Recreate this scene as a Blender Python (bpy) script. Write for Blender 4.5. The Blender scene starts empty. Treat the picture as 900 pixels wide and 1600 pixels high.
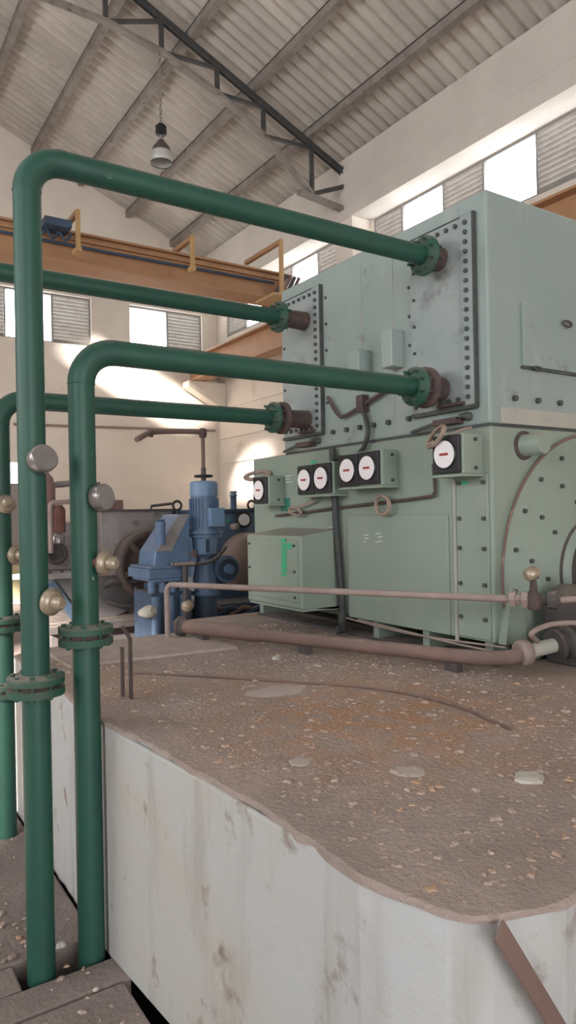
import bpy, bmesh, math, random
from mathutils import Vector, Matrix
random.seed(7)
SC = bpy.context.scene
COL = SC.collection

# ------------------------------------------------------------------ camera
EZ = 1.65                                   # eye height
TH = math.atan(720 / 1100)                  # yaw, clockwise from +Y
RT = Vector((math.cos(TH), -math.sin(TH), 0))
FW = Vector((math.sin(TH), math.cos(TH), 0))
UP = Vector((0, 0, 1))
ROLL = 0.0188
cu = (UP + ROLL * RT).normalized()
cr = (RT - ROLL * UP).normalized()
cam_d = bpy.data.cameras.new('camera')
cam = bpy.data.objects.new('camera', cam_d)
COL.objects.link(cam)
cam_d.sensor_fit = 'VERTICAL'
cam_d.sensor_height = 24.0
cam_d.sensor_width = 13.5
cam_d.lens = 24.0 * 1100 / 1600
cam_d.clip_start = 0.05
m = Matrix.Identity(4)
for i in range(3):
    m[i][0] = cr[i]; m[i][1] = cu[i]; m[i][2] = -FW[i]
m[2][3] = EZ
cam.matrix_world = m
SC.camera = cam

# ------------------------------------------------------------------ sky, sun, exposure
w = bpy.data.worlds.new('sky'); SC.world = w; w.use_nodes = True
bg = w.node_tree.nodes['Background']
bg.inputs[0].default_value = (0.965, 0.98, 1.0, 1)
bg.inputs[1].default_value = 9.0
sun_d = bpy.data.lights.new('sun', 'SUN')
sun_d.energy = 34.0; sun_d.angle = math.radians(2.5); sun_d.color = (1, 0.9, 0.82)
sun = bpy.data.objects.new('sun', sun_d); COL.objects.link(sun)
SUN_DIR = Vector((9.3, 8.2, -5.0)).normalized()
sun.rotation_euler = SUN_DIR.to_track_quat('-Z', 'Y').to_euler()
sun.location = (-20, -20, 20)
def portal(name, loc, dr, sx, sy):
    d = bpy.data.lights.new(name, 'AREA'); d.shape = 'RECTANGLE'; d.size = sx; d.size_y = sy
    d.cycles.is_portal = True
    o = bpy.data.objects.new(name, d); COL.objects.link(o)
    o.location = loc; o.rotation_euler = Vector(dr).to_track_quat('-Z', 'Y').to_euler()
portal('opening_portal', (-7.3, -1.2, 4.3), (1, 0, 0), 4.4, 3.1)
portal('opening_portal', (-7.3, 6.0, 4.3), (1, 0, 0), 4.4, 3.1)
portal('opening_portal', (-0.5, -6.3, 2.1), (0, 1, 0), 4.0, 4.2)
vs = SC.view_settings
vs.view_transform = 'Standard'; vs.look = 'None'; vs.exposure = -0.05; vs.gamma = 1.0
vs.use_curve_mapping = False

# ------------------------------------------------------------------ pixel -> place helpers
def ray(u, v):
    du, dv = u - 450, v - 800
    l = (du - ROLL * dv) / 1100; b = (-ROLL * du - dv) / 1100
    return FW + RT * l + UP * b
def P(u, v, X=None, Y=None, Z=None):
    d = ray(u, v)
    t = X / d.x if X is not None else (Y / d.y if Y is not None else (Z - EZ) / d.z)
    return d * t + Vector((0, 0, EZ))

# ------------------------------------------------------------------ materials
def nd(nt, t, **kw):
    n = nt.nodes.new(t)
    for k, v in kw.items(): setattr(n, k, v)
    return n
def mat(name, c1, c2=None, scale=4.0, rough=0.6, metal=0.0, spots=None, spot_scale=9.0, spot_lo=0.62, spot_hi=0.7,
        bump=0.0, bump_scale=40.0, stretch=(1, 1, 1), dust=None, dust_amt=0.6, streak=None, streak_amt=0.5, lo=0.35, hi=0.65, spec=0.4, vary=0.0, zone=None):
    """worn paint: c1/c2 mottle, 'spots' chips, 'streak' vertical run marks, 'dust' lying on upward faces"""
    M = bpy.data.materials.new(name); M.use_nodes = True
    nt = M.node_tree; L = nt.links.new
    b = nt.nodes['Principled BSDF']
    b.inputs['Roughness'].default_value = rough; b.inputs['Metallic'].default_value = metal
    b.inputs['Specular IOR Level'].default_value = spec
    geo = nd(nt, 'ShaderNodeNewGeometry')
    mp = nd(nt, 'ShaderNodeMapping'); mp.inputs['Scale'].default_value = stretch
    L(geo.outputs['Position'], mp.inputs[0])
    def noise(sc, det=6, vec=mp.outputs[0], rg=0.6):
        n = nd(nt, 'ShaderNodeTexNoise'); n.inputs['Scale'].default_value = sc
        n.inputs['Detail'].default_value = det; n.inputs['Roughness'].default_value = rg
        L(vec, n.inputs['Vector']); return n.outputs['Fac']
    def ramp(src, a, z):
        r = nd(nt, 'ShaderNodeMapRange'); r.clamp = True
        r.inputs[1].default_value = a; r.inputs[2].default_value = z; L(src, r.inputs[0]); return r.outputs[0]
    def mix(f, a, bcol, k=1.0):
        n = nd(nt, 'ShaderNodeMix'); n.data_type = 'RGBA'
        if k != 1.0:
            mm = nd(nt, 'ShaderNodeMath', operation='MULTIPLY'); mm.inputs[1].default_value = k; L(f, mm.inputs[0]); f = mm.outputs[0]
        L(f, n.inputs[0])
        for s, v in ((6, a), (7, bcol)):
            if isinstance(v, tuple): n.inputs[s].default_value = (*v, 1)
            else: L(v, n.inputs[s])
        return n.outputs[2]
    col = c1
    if c2: col = mix(ramp(noise(scale), lo, hi), c1, c2)
    if streak:
        m2 = nd(nt, 'ShaderNodeMapping'); m2.inputs['Scale'].default_value = (1, 1, 0.16); L(geo.outputs['Position'], m2.inputs[0])
        col = mix(ramp(noise(7.0, 5, m2.outputs[0]), 0.54, 0.72), col, streak, streak_amt)
    if spots: col = mix(ramp(noise(spot_scale, 8), spot_lo, spot_hi), col, spots)
    if zone:                                   # a spilt patch with its own place on the surface
        vd = nd(nt, 'ShaderNodeVectorMath', operation='DISTANCE'); L(geo.outputs['Position'], vd.inputs[0]); vd.inputs[1].default_value = zone[0]
        zm = nd(nt, 'ShaderNodeMath', operation='MULTIPLY'); L(ramp(vd.outputs['Value'], zone[1], zone[1] * 0.25), zm.inputs[0]); L(ramp(noise(9.0), 0.36, 0.6), zm.inputs[1])
        col = mix(zm.outputs[0], col, zone[2], 0.8)
    if vary:
        oi = nd(nt, 'ShaderNodeObjectInfo'); hv = nd(nt, 'ShaderNodeHueSaturation')
        vm = nd(nt, 'ShaderNodeMapRange'); vm.inputs[3].default_value = 1 - vary; vm.inputs[4].default_value = 1 + vary; L(oi.outputs['Random'], vm.inputs[0]); L(vm.outputs[0], hv.inputs['Value'])
        L(col, hv.inputs['Color']); col = hv.outputs[0]
    if dust:
        sx = nd(nt, 'ShaderNodeSeparateXYZ'); L(geo.outputs['Normal'], sx.inputs[0])
        dm = nd(nt, 'ShaderNodeMath', operation='MULTIPLY'); L(ramp(sx.outputs[2], 0.45, 0.95), dm.inputs[0]); L(ramp(noise(14.0), 0.25, 0.6), dm.inputs[1])
        col = mix(dm.outputs[0], col, dust, dust_amt)
    if isinstance(col, tuple): b.inputs['Base Color'].default_value = (*col, 1)
    else: L(col, b.inputs['Base Color'])
    if bump:
        bn = nd(nt, 'ShaderNodeBump'); bn.inputs['Strength'].default_value = bump; bn.inputs['Distance'].default_value = 0.02
        L(noise(bump_scale, 8), bn.inputs['Height']); L(bn.outputs[0], b.inputs['Normal'])
    return M
DUST = (0.30, 0.25, 0.215)
M = {}
M['sheet'] = mat('roof_cement_sheet', (0.54, 0.505, 0.46), (0.44, 0.41, 0.37), 1.6, 0.9, vary=0.10, spots=(0.37, 0.325, 0.29), spot_scale=2.2, spot_lo=0.6, spot_hi=0.75, bump=0.2, bump_scale=30, spec=0.2)
M['steel'] = mat('dark_roof_steel', (0.055, 0.06, 0.065), (0.09, 0.085, 0.08), 6, 0.6, spots=(0.14, 0.1, 0.08), spot_scale=8)
M['steel_pale'] = mat('pale_roof_steel', (0.30, 0.27, 0.245), (0.21, 0.18, 0.165), 4, 0.75, spots=(0.13, 0.10, 0.09), spot_scale=8)  # paler steel; on the lower chord the light is put into colour
M['plaster'] = mat('cream_plaster', (0.82, 0.755, 0.675), (0.75, 0.685, 0.61), 1.3, 0.9, spots=(0.56, 0.46, 0.36), spot_scale=1.7, spot_lo=0.6, spot_hi=0.8, bump=0.12, bump_scale=18, spec=0.2)
M['beam_plaster'] = mat('grey_beam_plaster', (0.66, 0.615, 0.565), (0.58, 0.54, 0.495), 1.2, 0.9, bump=0.1, bump_scale=15, spec=0.2)
M['white'] = mat('plinth_whitewash', (0.44, 0.46, 0.472), (0.43, 0.415, 0.38), 1.7, 0.85, streak=(0.29, 0.255, 0.22), streak_amt=0.5, spots=(0.23, 0.19, 0.155), spot_scale=7.0, spot_lo=0.60, spot_hi=0.72, bump=0.25, bump_scale=22, spec=0.2)
M['dusttop'] = mat('dusty_concrete_top', (0.44, 0.36, 0.325), (0.345, 0.28, 0.25), 5.0, 0.95, spots=(0.44, 0.31, 0.235), spot_scale=1.25, spot_lo=0.5, spot_hi=0.74, zone=((1.72, 2.05, 0.872), 0.85, (0.50, 0.285, 0.165)), bump=0.7, bump_scale=60, spec=0.1)
M['raw'] = mat('raw_concrete_edge', (0.20, 0.165, 0.145), (0.14, 0.115, 0.1), 8, 0.95, bump=0.6, bump_scale=40, spec=0.1)
M['floor'] = mat('dusty_floor', (0.28, 0.23, 0.21), (0.225, 0.185, 0.168), 4.0, 0.95, spots=(0.32, 0.265, 0.235), spot_scale=6, bump=0.6, bump_scale=40, spec=0.1)
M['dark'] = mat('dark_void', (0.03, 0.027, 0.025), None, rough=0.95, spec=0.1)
M['pipe'] = mat('green_pipe_paint', (0.015, 0.082, 0.055), (0.015, 0.066, 0.050), 5, 0.5, spots=(0.20, 0.27, 0.22), spot_scale=16, spot_lo=0.70, spot_hi=0.74, dust=(0.15, 0.15, 0.13), dust_amt=0.75, spec=0.5)
M['pipe_dusty'] = mat('dusty_green_flange', (0.013, 0.085, 0.055), (0.05, 0.08, 0.06), 9, 0.6, dust=DUST, dust_amt=0.95)
M['rust'] = mat('rusty_flange', (0.065, 0.05, 0.05), (0.11, 0.075, 0.065), 12, 0.8, spots=(0.15, 0.085, 0.06), spot_scale=16, bump=0.4, dust=DUST, dust_amt=0.4)
M['machine'] = mat('machine_green', (0.225, 0.29, 0.238), (0.255, 0.305, 0.258), 1.8, 0.48, spots=(0.33, 0.34, 0.31), spot_scale=3.5, spot_lo=0.64, spot_hi=0.85, streak=(0.22, 0.235, 0.185), streak_amt=0.35, dust=DUST, dust_amt=0.8, spec=0.4)
M['machine_up'] = mat('cooler_grey_green', (0.245, 0.315, 0.295), (0.285, 0.34, 0.325), 1.6, 0.45, spots=(0.17, 0.18, 0.18), spot_scale=6, spot_lo=0.62, spot_hi=0.76, streak=(0.36, 0.37, 0.35), streak_amt=0.5, dust=DUST, dust_amt=0.8)
M['machine_bare'] = mat('cooler_plate_grey', (0.245, 0.30, 0.292), (0.30, 0.33, 0.328), 3.0, 0.45, spots=(0.13, 0.12, 0.12), spot_scale=5, spot_lo=0.58, spot_hi=0.76)
M['patch'] = mat('faded_filler', (0.42, 0.40, 0.355), (0.34, 0.35, 0.31), 6, 0.8)
M['boltdark'] = mat('bolt_dark', (0.05, 0.06, 0.055), (0.08, 0.085, 0.08), 20, 0.6)
M['black'] = mat('black_plastic', (0.018, 0.018, 0.022), None, rough=0.45)
M['cable'] = mat('black_cable', (0.035, 0.04, 0.042), (0.06, 0.06, 0.058), 12, 0.6)
M['dial'] = mat('white_dial', (0.78, 0.76, 0.78), None, rough=0.4)
M['red'] = mat('red_pointer', (0.30, 0.03, 0.03), None, rough=0.5)
M['green_mark'] = mat('bright_green_paint', (0.03, 0.44, 0.22), (0.04, 0.36, 0.19), 30, 0.6)
M['teal_mark'] = mat('deep_green_label', (0.035, 0.18, 0.13), None, rough=0.5)
M['white_mark'] = mat('white_stencil', (0.55, 0.57, 0.52), None, rough=0.7)
M['rope'] = mat('tan_cord', (0.36, 0.28, 0.225), (0.27, 0.20, 0.165), 20, 0.8)
M['brownpipe'] = mat('rusty_brown_pipe', (0.195, 0.125, 0.105), (0.15, 0.10, 0.088), 6, 0.7, spots=(0.27, 0.19, 0.16), spot_scale=9, dust=(0.30, 0.24, 0.21), dust_amt=0.55)
M['palepipe'] = mat('dusty_pale_pipe', (0.32, 0.255, 0.23), (0.25, 0.19, 0.17), 8, 0.65, dust=(0.40, 0.34, 0.30), dust_amt=0.5)
M['galv'] = mat('grey_gauge_metal', (0.33, 0.315, 0.31), (0.25, 0.23, 0.225), 12, 0.3, metal=0.6)
M['brass'] = mat('dull_brass', (0.42, 0.355, 0.27), (0.33, 0.27, 0.20), 14, 0.4, metal=0.4)
M['redoxide'] = mat('red_oxide', (0.12, 0.045, 0.04), (0.16, 0.075, 0.06), 12, 0.7)
M['orange'] = mat('crane_orange', (0.42, 0.235, 0.125), (0.37, 0.20, 0.105), 3, 0.55, spots=(0.28, 0.13, 0.065), spot_scale=5, dust=DUST, dust_amt=0.4)
M['yellow'] = mat('crane_yellow', (0.48, 0.31, 0.14), (0.42, 0.26, 0.12), 4, 0.55)
M['blue'] = mat('pump_blue', (0.12, 0.19, 0.31), (0.09, 0.145, 0.235), 5, 0.42, spots=(0.17, 0.18, 0.2), spot_scale=9, dust=(0.27, 0.25, 0.25), dust_amt=0.7)
M['darkblue'] = mat('pump_dark_blue', (0.05, 0.085, 0.145), (0.035, 0.055, 0.085), 6, 0.6, dust=DUST, dust_amt=0.7)
M['greycast'] = mat('grey_casting', (0.27, 0.25, 0.25), (0.21, 0.185, 0.18), 4, 0.7, spots=(0.15, 0.125, 0.115), spot_scale=6, dust=(0.36, 0.31, 0.28), dust_amt=0.8)
M['darkcast'] = mat('dark_casting', (0.085, 0.075, 0.075), (0.06, 0.052, 0.05), 8, 0.75, dust=DUST, dust_amt=0.7)
M['flywheel'] = mat('brown_flywheel', (0.095, 0.07, 0.062), (0.07, 0.052, 0.047), 8, 0.75, dust=DUST, dust_amt=0.5)
M['blue_pale'] = mat('pump_pale_blue', (0.17, 0.265, 0.41), (0.15, 0.235, 0.37), 5, 0.45)
M['lowgrey'] = mat('dark_grey_casting', (0.12, 0.115, 0.12), (0.085, 0.08, 0.082), 5, 0.75, spots=(0.08, 0.07, 0.065), spot_scale=6, dust=DUST, dust_amt=0.6)  # darker grey for the lower casing than for the upper one
M['maroon'] = mat('faded_red_cover', (0.26, 0.155, 0.145), (0.21, 0.125, 0.115), 5, 0.6, dust=(0.36, 0.29, 0.27), dust_amt=0.6)
M['rustdome'] = mat('rusty_dome', (0.30, 0.215, 0.185), (0.20, 0.14, 0.125), 6, 0.7, dust=(0.36, 0.29, 0.26), dust_amt=0.7)
M['slat'] = mat('louvre_slat', (0.42, 0.40, 0.37), (0.34, 0.32, 0.30), 6, 0.4)
M['frame'] = mat('window_frame', (0.28, 0.27, 0.26), None, rough=0.6)
M['lampbowl'] = mat('lamp_reflector', (0.55, 0.555, 0.53), None, rough=0.3, metal=0.2)
M['lampcap'] = mat('lamp_housing', (0.10, 0.085, 0.08), None, rough=0.5)
M['cream_door'] = mat('yellow_door_sheet', (0.50, 0.45, 0.27), (0.44, 0.40, 0.25), 4, 0.6)
M['chip'] = mat('debris_chips', (0.50, 0.40, 0.35), (0.29, 0.225, 0.195), 30, 0.95, spots=(0.52, 0.34, 0.22), spot_scale=6, spot_lo=0.54, spot_hi=0.64, spec=0.1)
M['cement'] = mat('pale_cement', (0.50, 0.43, 0.395), (0.42, 0.355, 0.32), 12, 0.9)
M['plate'] = mat('dusty_plate', (0.46, 0.39, 0.355), (0.38, 0.315, 0.28), 8, 0.9, bump=0.2, bump_scale=50, spec=0.1)
M['stone'] = mat('pale_stone', (0.52, 0.50, 0.46), (0.44, 0.40, 0.35), 20, 0.9)
def glass():
    g = bpy.data.materials.new('clear_pane'); g.use_nodes = True
    nt = g.node_tree; nt.nodes.clear()
    o = nd(nt, 'ShaderNodeOutputMaterial'); mx = nd(nt, 'ShaderNodeMixShader'); t = nd(nt, 'ShaderNodeBsdfTransparent'); gl = nd(nt, 'ShaderNodeBsdfGlossy')
    gl.inputs['Roughness'].default_value = 0.05; mx.inputs[0].default_value = 0.06; t.inputs[0].default_value = (0.95, 0.96, 0.96, 1)
    nt.links.new(t.outputs[0], mx.inputs[1]); nt.links.new(gl.outputs[0], mx.inputs[2]); nt.links.new(mx.outputs[0], o.inputs[0])
    return g
M['glass'] = glass()

# ------------------------------------------------------------------ mesh builder
def V(*a): return Vector(a)
WORLD = {}
class MB:
    def __init__(s): s.v = []; s.f = []; s.sm = []
    def add(s, vs, fs, smooth=False):
        n = len(s.v); s.v += [Vector(q) for q in vs]
        for f in fs: s.f.append([i + n for i in f]); s.sm.append(smooth)
        return s
    def box(s, a, b):
        x0, y0, z0 = (min(a[i], b[i]) for i in range(3)); x1, y1, z1 = (max(a[i], b[i]) for i in range(3))
        return s.add([(x0, y0, z0), (x1, y0, z0), (x1, y1, z0), (x0, y1, z0), (x0, y0, z1), (x1, y0, z1), (x1, y1, z1), (x0, y1, z1)],
                     [(3, 2, 1, 0), (4, 5, 6, 7), (0, 1, 5, 4), (1, 2, 6, 5), (2, 3, 7, 6), (3, 0, 4, 7)])
    def bar(s, p, q, wd, ht, up=(0, 0, 1)):
        p, q = Vector(p), Vector(q); d = (q - p).normalized(); upv = Vector(up)
        sd = d.cross(upv)
        if sd.length < 1e-4: sd = d.cross(Vector((1, 0, 0)))
        sd.normalize(); u2 = sd.cross(d).normalized()
        vs = [b + sd * (x * wd / 2) + u2 * (y * ht / 2) for b in (p, q) for x, y in ((-1, -1), (1, -1), (1, 1), (-1, 1))]
        return s.add(vs, [(0, 1, 2, 3), (7, 6, 5, 4), (0, 4, 5, 1), (1, 5, 6, 2), (2, 6, 7, 3), (3, 7, 4, 0)])
    def lathe(s, base, axis, prof, n=24, smooth=True, caps=True):
        """prof: (distance along axis, radius)"""
        base = Vector(base); ax = Vector(axis).normalized()
        sd = ax.cross(Vector((0, 0, 1)))
        if sd.length < 1e-3: sd = Vector((1, 0, 0))
        sd.normalize(); u2 = ax.cross(sd).normalized()
        vs = []; fs = []
        for h, r in prof:
            for k in range(n):
                t = 2 * math.pi * k / n
                vs.append(base + ax * h + (sd * math.cos(t) + u2 * math.sin(t)) * r)
        for j in range(len(prof) - 1):
            for k in range(n):
                k2 = (k + 1) % n
                fs.append((j * n + k, j * n + k2, (j + 1) * n + k2, (j + 1) * n + k))
        n0 = len(s.f); s.add(vs, fs, smooth)
        if caps:
            s.add(vs[:n], [tuple(reversed(range(n)))]); s.add(vs[-n:], [tuple(range(n))])
        return s
    def cyl(s, p, q, r, n=20, r2=None):
        p, q = Vector(p), Vector(q)
        return s.lathe(p, q - p, [(0, r), ((q - p).length, r if r2 is None else r2)], n)
    def tube(s, pts, r, n=12, caps=True):
        pts = [Vector(p) for p in pts]; vs = []; fs = []
        N = None
        for i, p in enumerate(pts):
            t = (pts[min(i + 1, len(pts) - 1)] - pts[max(i - 1, 0)]).normalized()
            if N is None:
                N = t.cross(Vector((0, 0, 1)))
                if N.length < 1e-3: N = t.cross(Vector((0, 1, 0)))
            N = (N - t * N.dot(t)).normalized(); B = t.cross(N)
            rr = r[i] if isinstance(r, (list, tuple)) else r
            for k in range(n):
                a = 2 * math.pi * k / n; vs.append(p + (N * math.cos(a) + B * math.sin(a)) * rr)
        for j in range(len(pts) - 1):
            for k in range(n):
                k2 = (k + 1) % n; fs.append((j * n + k, j * n + k2, (j + 1) * n + k2, (j + 1) * n + k))
        s.add(vs, fs, True)
        if caps: s.add(vs[:n], [tuple(reversed(range(n)))]); s.add(vs[-n:], [tuple(range(n))])
        return s
    def prism(s, poly, d):
        """poly: list of 3D points, extruded by vector d"""
        n = len(poly); d = Vector(d); poly = [Vector(p) for p in poly]
        return s.add(poly + [p + d for p in poly], [tuple(reversed(range(n))), tuple(range(n, 2 * n))] + [(i, (i + 1) % n, n + (i + 1) % n, n + i) for i in range(n)])
    def floor_at(s, z):
        for p in s.v: p.z = max(p.z, z)
        return s
    def mesh(s, name, material, off=(0, 0, 0), fix=True):
        me = bpy.data.meshes.new(name); off = Vector(off)
        me.from_pydata([p - off for p in s.v], [], s.f)
        me.polygons.foreach_set('use_smooth', s.sm)
        me.materials.append(material if not isinstance(material, str) else M[material])
        me.update()
        if fix:
            bm = bmesh.new(); bm.from_mesh(me); bmesh.ops.recalc_face_normals(bm, faces=bm.faces); bm.to_mesh(me); bm.free()
        return me
    def build(s, name, material, parent=None, bevel=0.0, fix=True):
        off = WORLD.get(parent.name, Vector()) if parent else Vector()
        o = bpy.data.objects.new(name, s.mesh(name, material, off, fix)); COL.objects.link(o)
        if parent: o.parent = parent
        WORLD[o.name] = Vector(off)
        if bevel:
            b = o.modifiers.new('edge', 'BEVEL'); b.width = bevel; b.segments = 2; b.limit_method = 'ANGLE'; b.angle_limit = math.radians(40)
        return o
def place(name, me, parent, loc, rot=None):
    o = bpy.data.objects.new(name, me); COL.objects.link(o)
    off = WORLD.get(parent.name, Vector()) if parent else Vector()
    o.location = Vector(loc) - off
    if rot is not None: o.rotation_euler = rot
    if parent: o.parent = parent
    WORLD[o.name] = Vector(loc); return o
def tag(o, label=None, cat=None, group=None, kind=None):
    if label: o['label'] = label
    if cat: o['category'] = cat
    if group: o['group'] = group
    if kind: o['kind'] = kind
    return o
def thing(name, loc, label, cat, group=None):
    o = bpy.data.objects.new(name, None); COL.objects.link(o); o.empty_display_size = 0.1
    o.location = loc; WORLD[o.name] = Vector(loc)
    return tag(o, label, cat, group)
def struct(o, label=None): return tag(o, label, kind='structure')
def arc(c, r, a0, a1, n, ax, ay):
    c, ax, ay = Vector(c), Vector(ax), Vector(ay)
    return [c + ax * (r * math.cos(a0 + (a1 - a0) * i / n)) + ay * (r * math.sin(a0 + (a1 - a0) * i / n)) for i in range(n + 1)]
def smooth_path(pts, k=6):
    pts = [Vector(p) for p in pts]; q = [pts[0]] + pts + [pts[-1]]; out = []
    for i in range(1, len(q) - 2):
        a, b, c, d = q[i - 1:i + 3]
        for j in range(k):
            t = j / k
            out.append(0.5 * ((2 * b) + (c - a) * t + (2 * a - 5 * b + 4 * c - d) * t * t + (3 * b - a - 3 * c + d) * t ** 3))
    out.append(pts[-1]); return out
def boltmesh(r, h, material='boltdark', axis='x-'):
    mb = MB(); d = {'x-': (-1, 0, 0), 'y-': (0, -1, 0), 'z+': (0, 0, 1)}[axis]
    mb.lathe((0, 0, 0), d, [(-0.004, r), (h, r)], 6, smooth=False)
    return mb.mesh('bolt', material)

# ================================================================== THE HALL
XW, XB, YG, EAVE, SLOPE = 7.4, 7.0, 14.1, 7.3, 0.43       # wall face, ring-beam face, gable, roof height at XB, pitch
def zr(x): return EAVE + SLOPE * (XB - abs(x))
# floor: a dark trench bed with slabs on it
fl = struct(MB().box((-7.8, -6.8, -0.5), (7.8, 14.5, -0.35)).build('floor', 'dark'), 'dusty concrete floor of trench cover slabs')
slabs = [(-7.4, -6.5, 0.852, 0.9), (-7.4, 0.915, -0.2, 2.415), (-0.19, 0.915, 0.852, 2.415), (-7.4, 2.428, -0.1, 2.575), (-0.09, 2.428, 0.885, 2.575),
         (-7.4, 2.583, 0.545, 2.74), (-7.4, 2.748, 0.853, 4.9), (-7.4, 4.91, 7.4, 14.1), (0.885, 4.26, 7.4, 4.905), (0.86, -6.5, 7.4, 0.885), (4.62, 0.89, 7.4, 4.255)]
for i, (x0, y0, x1, y1) in enumerate(slabs):
    dz = [0, 0.0, 0.004, -0.003, 0.002, 0, 0, 0, 0, 0, 0][i]
    MB().box((x0, y0, -0.34), (x1, y1, dz)).build('floor_slab', 'floor', fl, 0.008)
MB().box((0.55, 2.58, -0.345), (0.89, 2.745, -0.2)).build('trench_bed', 'dark', fl)

# right wall with a clerestory of louvres under a ring beam
T = 0.3
SILL, HEAD = 5.5, 6.32
cols = [(-6.5, -0.55), (-0.2, 0.15), (3.9, 4.3), (8.65, 9.2), (13.62, 14.4)]
wr = MB()
wr.box((XW, -6.5, -0.1), (XW + T, 14.4, SILL))
wr.box((XW, -6.5, HEAD), (XW + T, 14.4, 7.25))
for a, b in cols: wr.box((XW, a, SILL), (XW + T, b, HEAD))
wallr = struct(wr.build('wall_right', 'plaster'), 'cream plastered long wall with clerestory louvres')
bm_ = MB().box((XB, -6.5, HEAD), (XW - 0.001, 14.1, 6.63)); bm_.build('ring_beam', 'beam_plaster', wallr)
MB().box((XB + 0.012, -6.5, 6.64), (XW - 0.001, 14.1, zr(XB) - 0.02)).build('wall_plate', 'beam_plaster', wallr)
for a, b in ((8.72, 9.15),): MB().box((XB + 0.02, a, 0.0), (XW - 0.001, b, HEAD)).build('pilaster', 'plaster', wallr)
for z in (2.75, 3.3, 3.95): MB().box((XW - 0.03, 9.2, z), (XW - 0.001, 14.09, z + 0.05)).build('ledge', 'plaster', wallr)

# gable wall
wg = MB()
z0, z1 = 5.08, 6.06
for x0, x1 in ((-7.4, 2.45), (4.55, 5.36), (7.04, 7.7)): wg.box((x0, YG, z0), (x1, YG + T, z1))
wg.box((-7.4, YG, z1), (7.7, YG + T, 7.05))
DX0, DX1, DZ = 2.55, 3.42, 2.7
wg.box((-7.4, YG, -0.1), (DX0, YG + T, z0)); wg.box((DX1, YG, -0.1), (7.7, YG + T, z0)); wg.box((DX0, YG, DZ), (DX1, YG + T, z0))
wg.prism([(-7.4, YG, 7.05), (7.7, YG, 7.05), (7.4, YG, zr(7.4) + 0.02), (0, YG, zr(0) + 0.02), (-7.4, YG, zr(7.4) + 0.02)], (0, T, 0))
wallf = struct(wg.build('wall_far', 'plaster'), 'cream plastered gable wall behind the crane')
# left and back walls (behind the photographer) with wide openings
wl = MB()
for a, b in ((-6.5, -3.4), (1.0, 3.8), (8.2, 14.4)): wl.box((-7.7, a, -0.1), (-7.4, b, 7.2))
for a, b in ((-3.4, 1.0), (3.8, 8.2)): wl.box((-7.7, a, 5.85), (-7.4, b, 7.2)); wl.box((-7.7, a, -0.1), (-7.4, b, 2.75))
struct(wl.build('wall_left', 'plaster'), 'plastered wall with wide openings behind the photographer')
wb = MB()
wb.box((-7.7, -6.8, -0.1), (-2.5, -6.5, 7.05)); wb.box((1.5, -6.8, -0.1), (7.7, -6.5, 7.05)); wb.box((-2.5, -6.8, 4.2), (1.5, -6.5, 7.05))
wb.prism([(-7.7, -6.8, 7.05), (7.7, -6.8, 7.05), (7.4, -6.8, zr(7.4)), (0, -6.8, zr(0)), (-7.4, -6.8, zr(7.4))], (0, 0.3, 0))
struct(wb.build('wall_back', 'plaster'), 'plastered end wall with a wide door opening')

# roof: corrugated sheets in courses between purlins
ceil = bpy.data.objects.new('ceiling', None); COL.objects.link(ceil); WORLD['ceiling'] = Vector()
struct(ceil, 'pitched roof of corrugated cement sheets on steel purlins')
PUR = [0.55, 1.55, 2.52, 3.47, 4.37, 5.36, 6.35]
edges = [-0.05] + PUR[1:] + [7.75]
PW, PITCH = 1.12, 0.187
mcache = {}
def sheet_mesh(L):
    key = round(L, 3)
    if key in mcache: return mcache[key]
    k = 6; n = 42; vs = []; fs = []
    ll = L + 0.10
    for i in range(n + 1):
        y = PITCH * i / k; z = 0.034 * math.cos(2 * math.pi * i / k)
        vs += [(0, y, z), (ll, y, z - 0.0)]
    for i in range(n): fs.append((2 * i, 2 * i + 1, 2 * i + 3, 2 * i + 2))
    mb = MB(); mb.add(vs, fs, True); me = mb.mesh('roof_sheet', 'sheet', fix=False); mcache[key] = me; return me
ang = math.atan(SLOPE)
SKY_GAP = {(3, 8), (2, 11), (2, 12)}          # unseen sheets left out so the sun throws patches on gable and wall
for side in (1, -1):
    for c in range(len(edges) - 1):
        xa, xb = edges[c], edges[c + 1]; L = (xb - xa) / math.cos(ang)
        me = sheet_mesh(L)
        for j in range(19):
            y = -6.9 + j * PW
            if side == -1 and (c, j) in SKY_GAP: continue
            dz = (c % 2) * 0.006 + (j % 2) * 0.004 + random.uniform(0, 0.004) + 0.035 + (len(edges) - c) * 0.002
            if side == 1: o = place('roof_sheet', me, ceil, (xa, y, zr(xa) + dz), (0, ang, 0))
            else: o = place('roof_sheet', me, ceil, (-xa, y + PW + 0.03, zr(xa) + dz), (0, ang, math.pi))
for x in PUR:
    pale = x in (2.52, 4.37)
    for side in (1, -1):
        zz = zr(x) - 0.075
        mb = MB().box((side * x - 0.05, -6.5, zz - 0.065), (side * x + 0.05, 14.1, zz - 0.05)).box((side * x - 0.05, -6.5, zz - 0.05), (side * x - 0.036, 14.1, zz + 0.065)).box((side * x - 0.05, -6.5, zz + 0.05), (side * x + 0.05, 14.1, zz + 0.068))
        mb.build('purlin', 'steel_pale', ceil)

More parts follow.
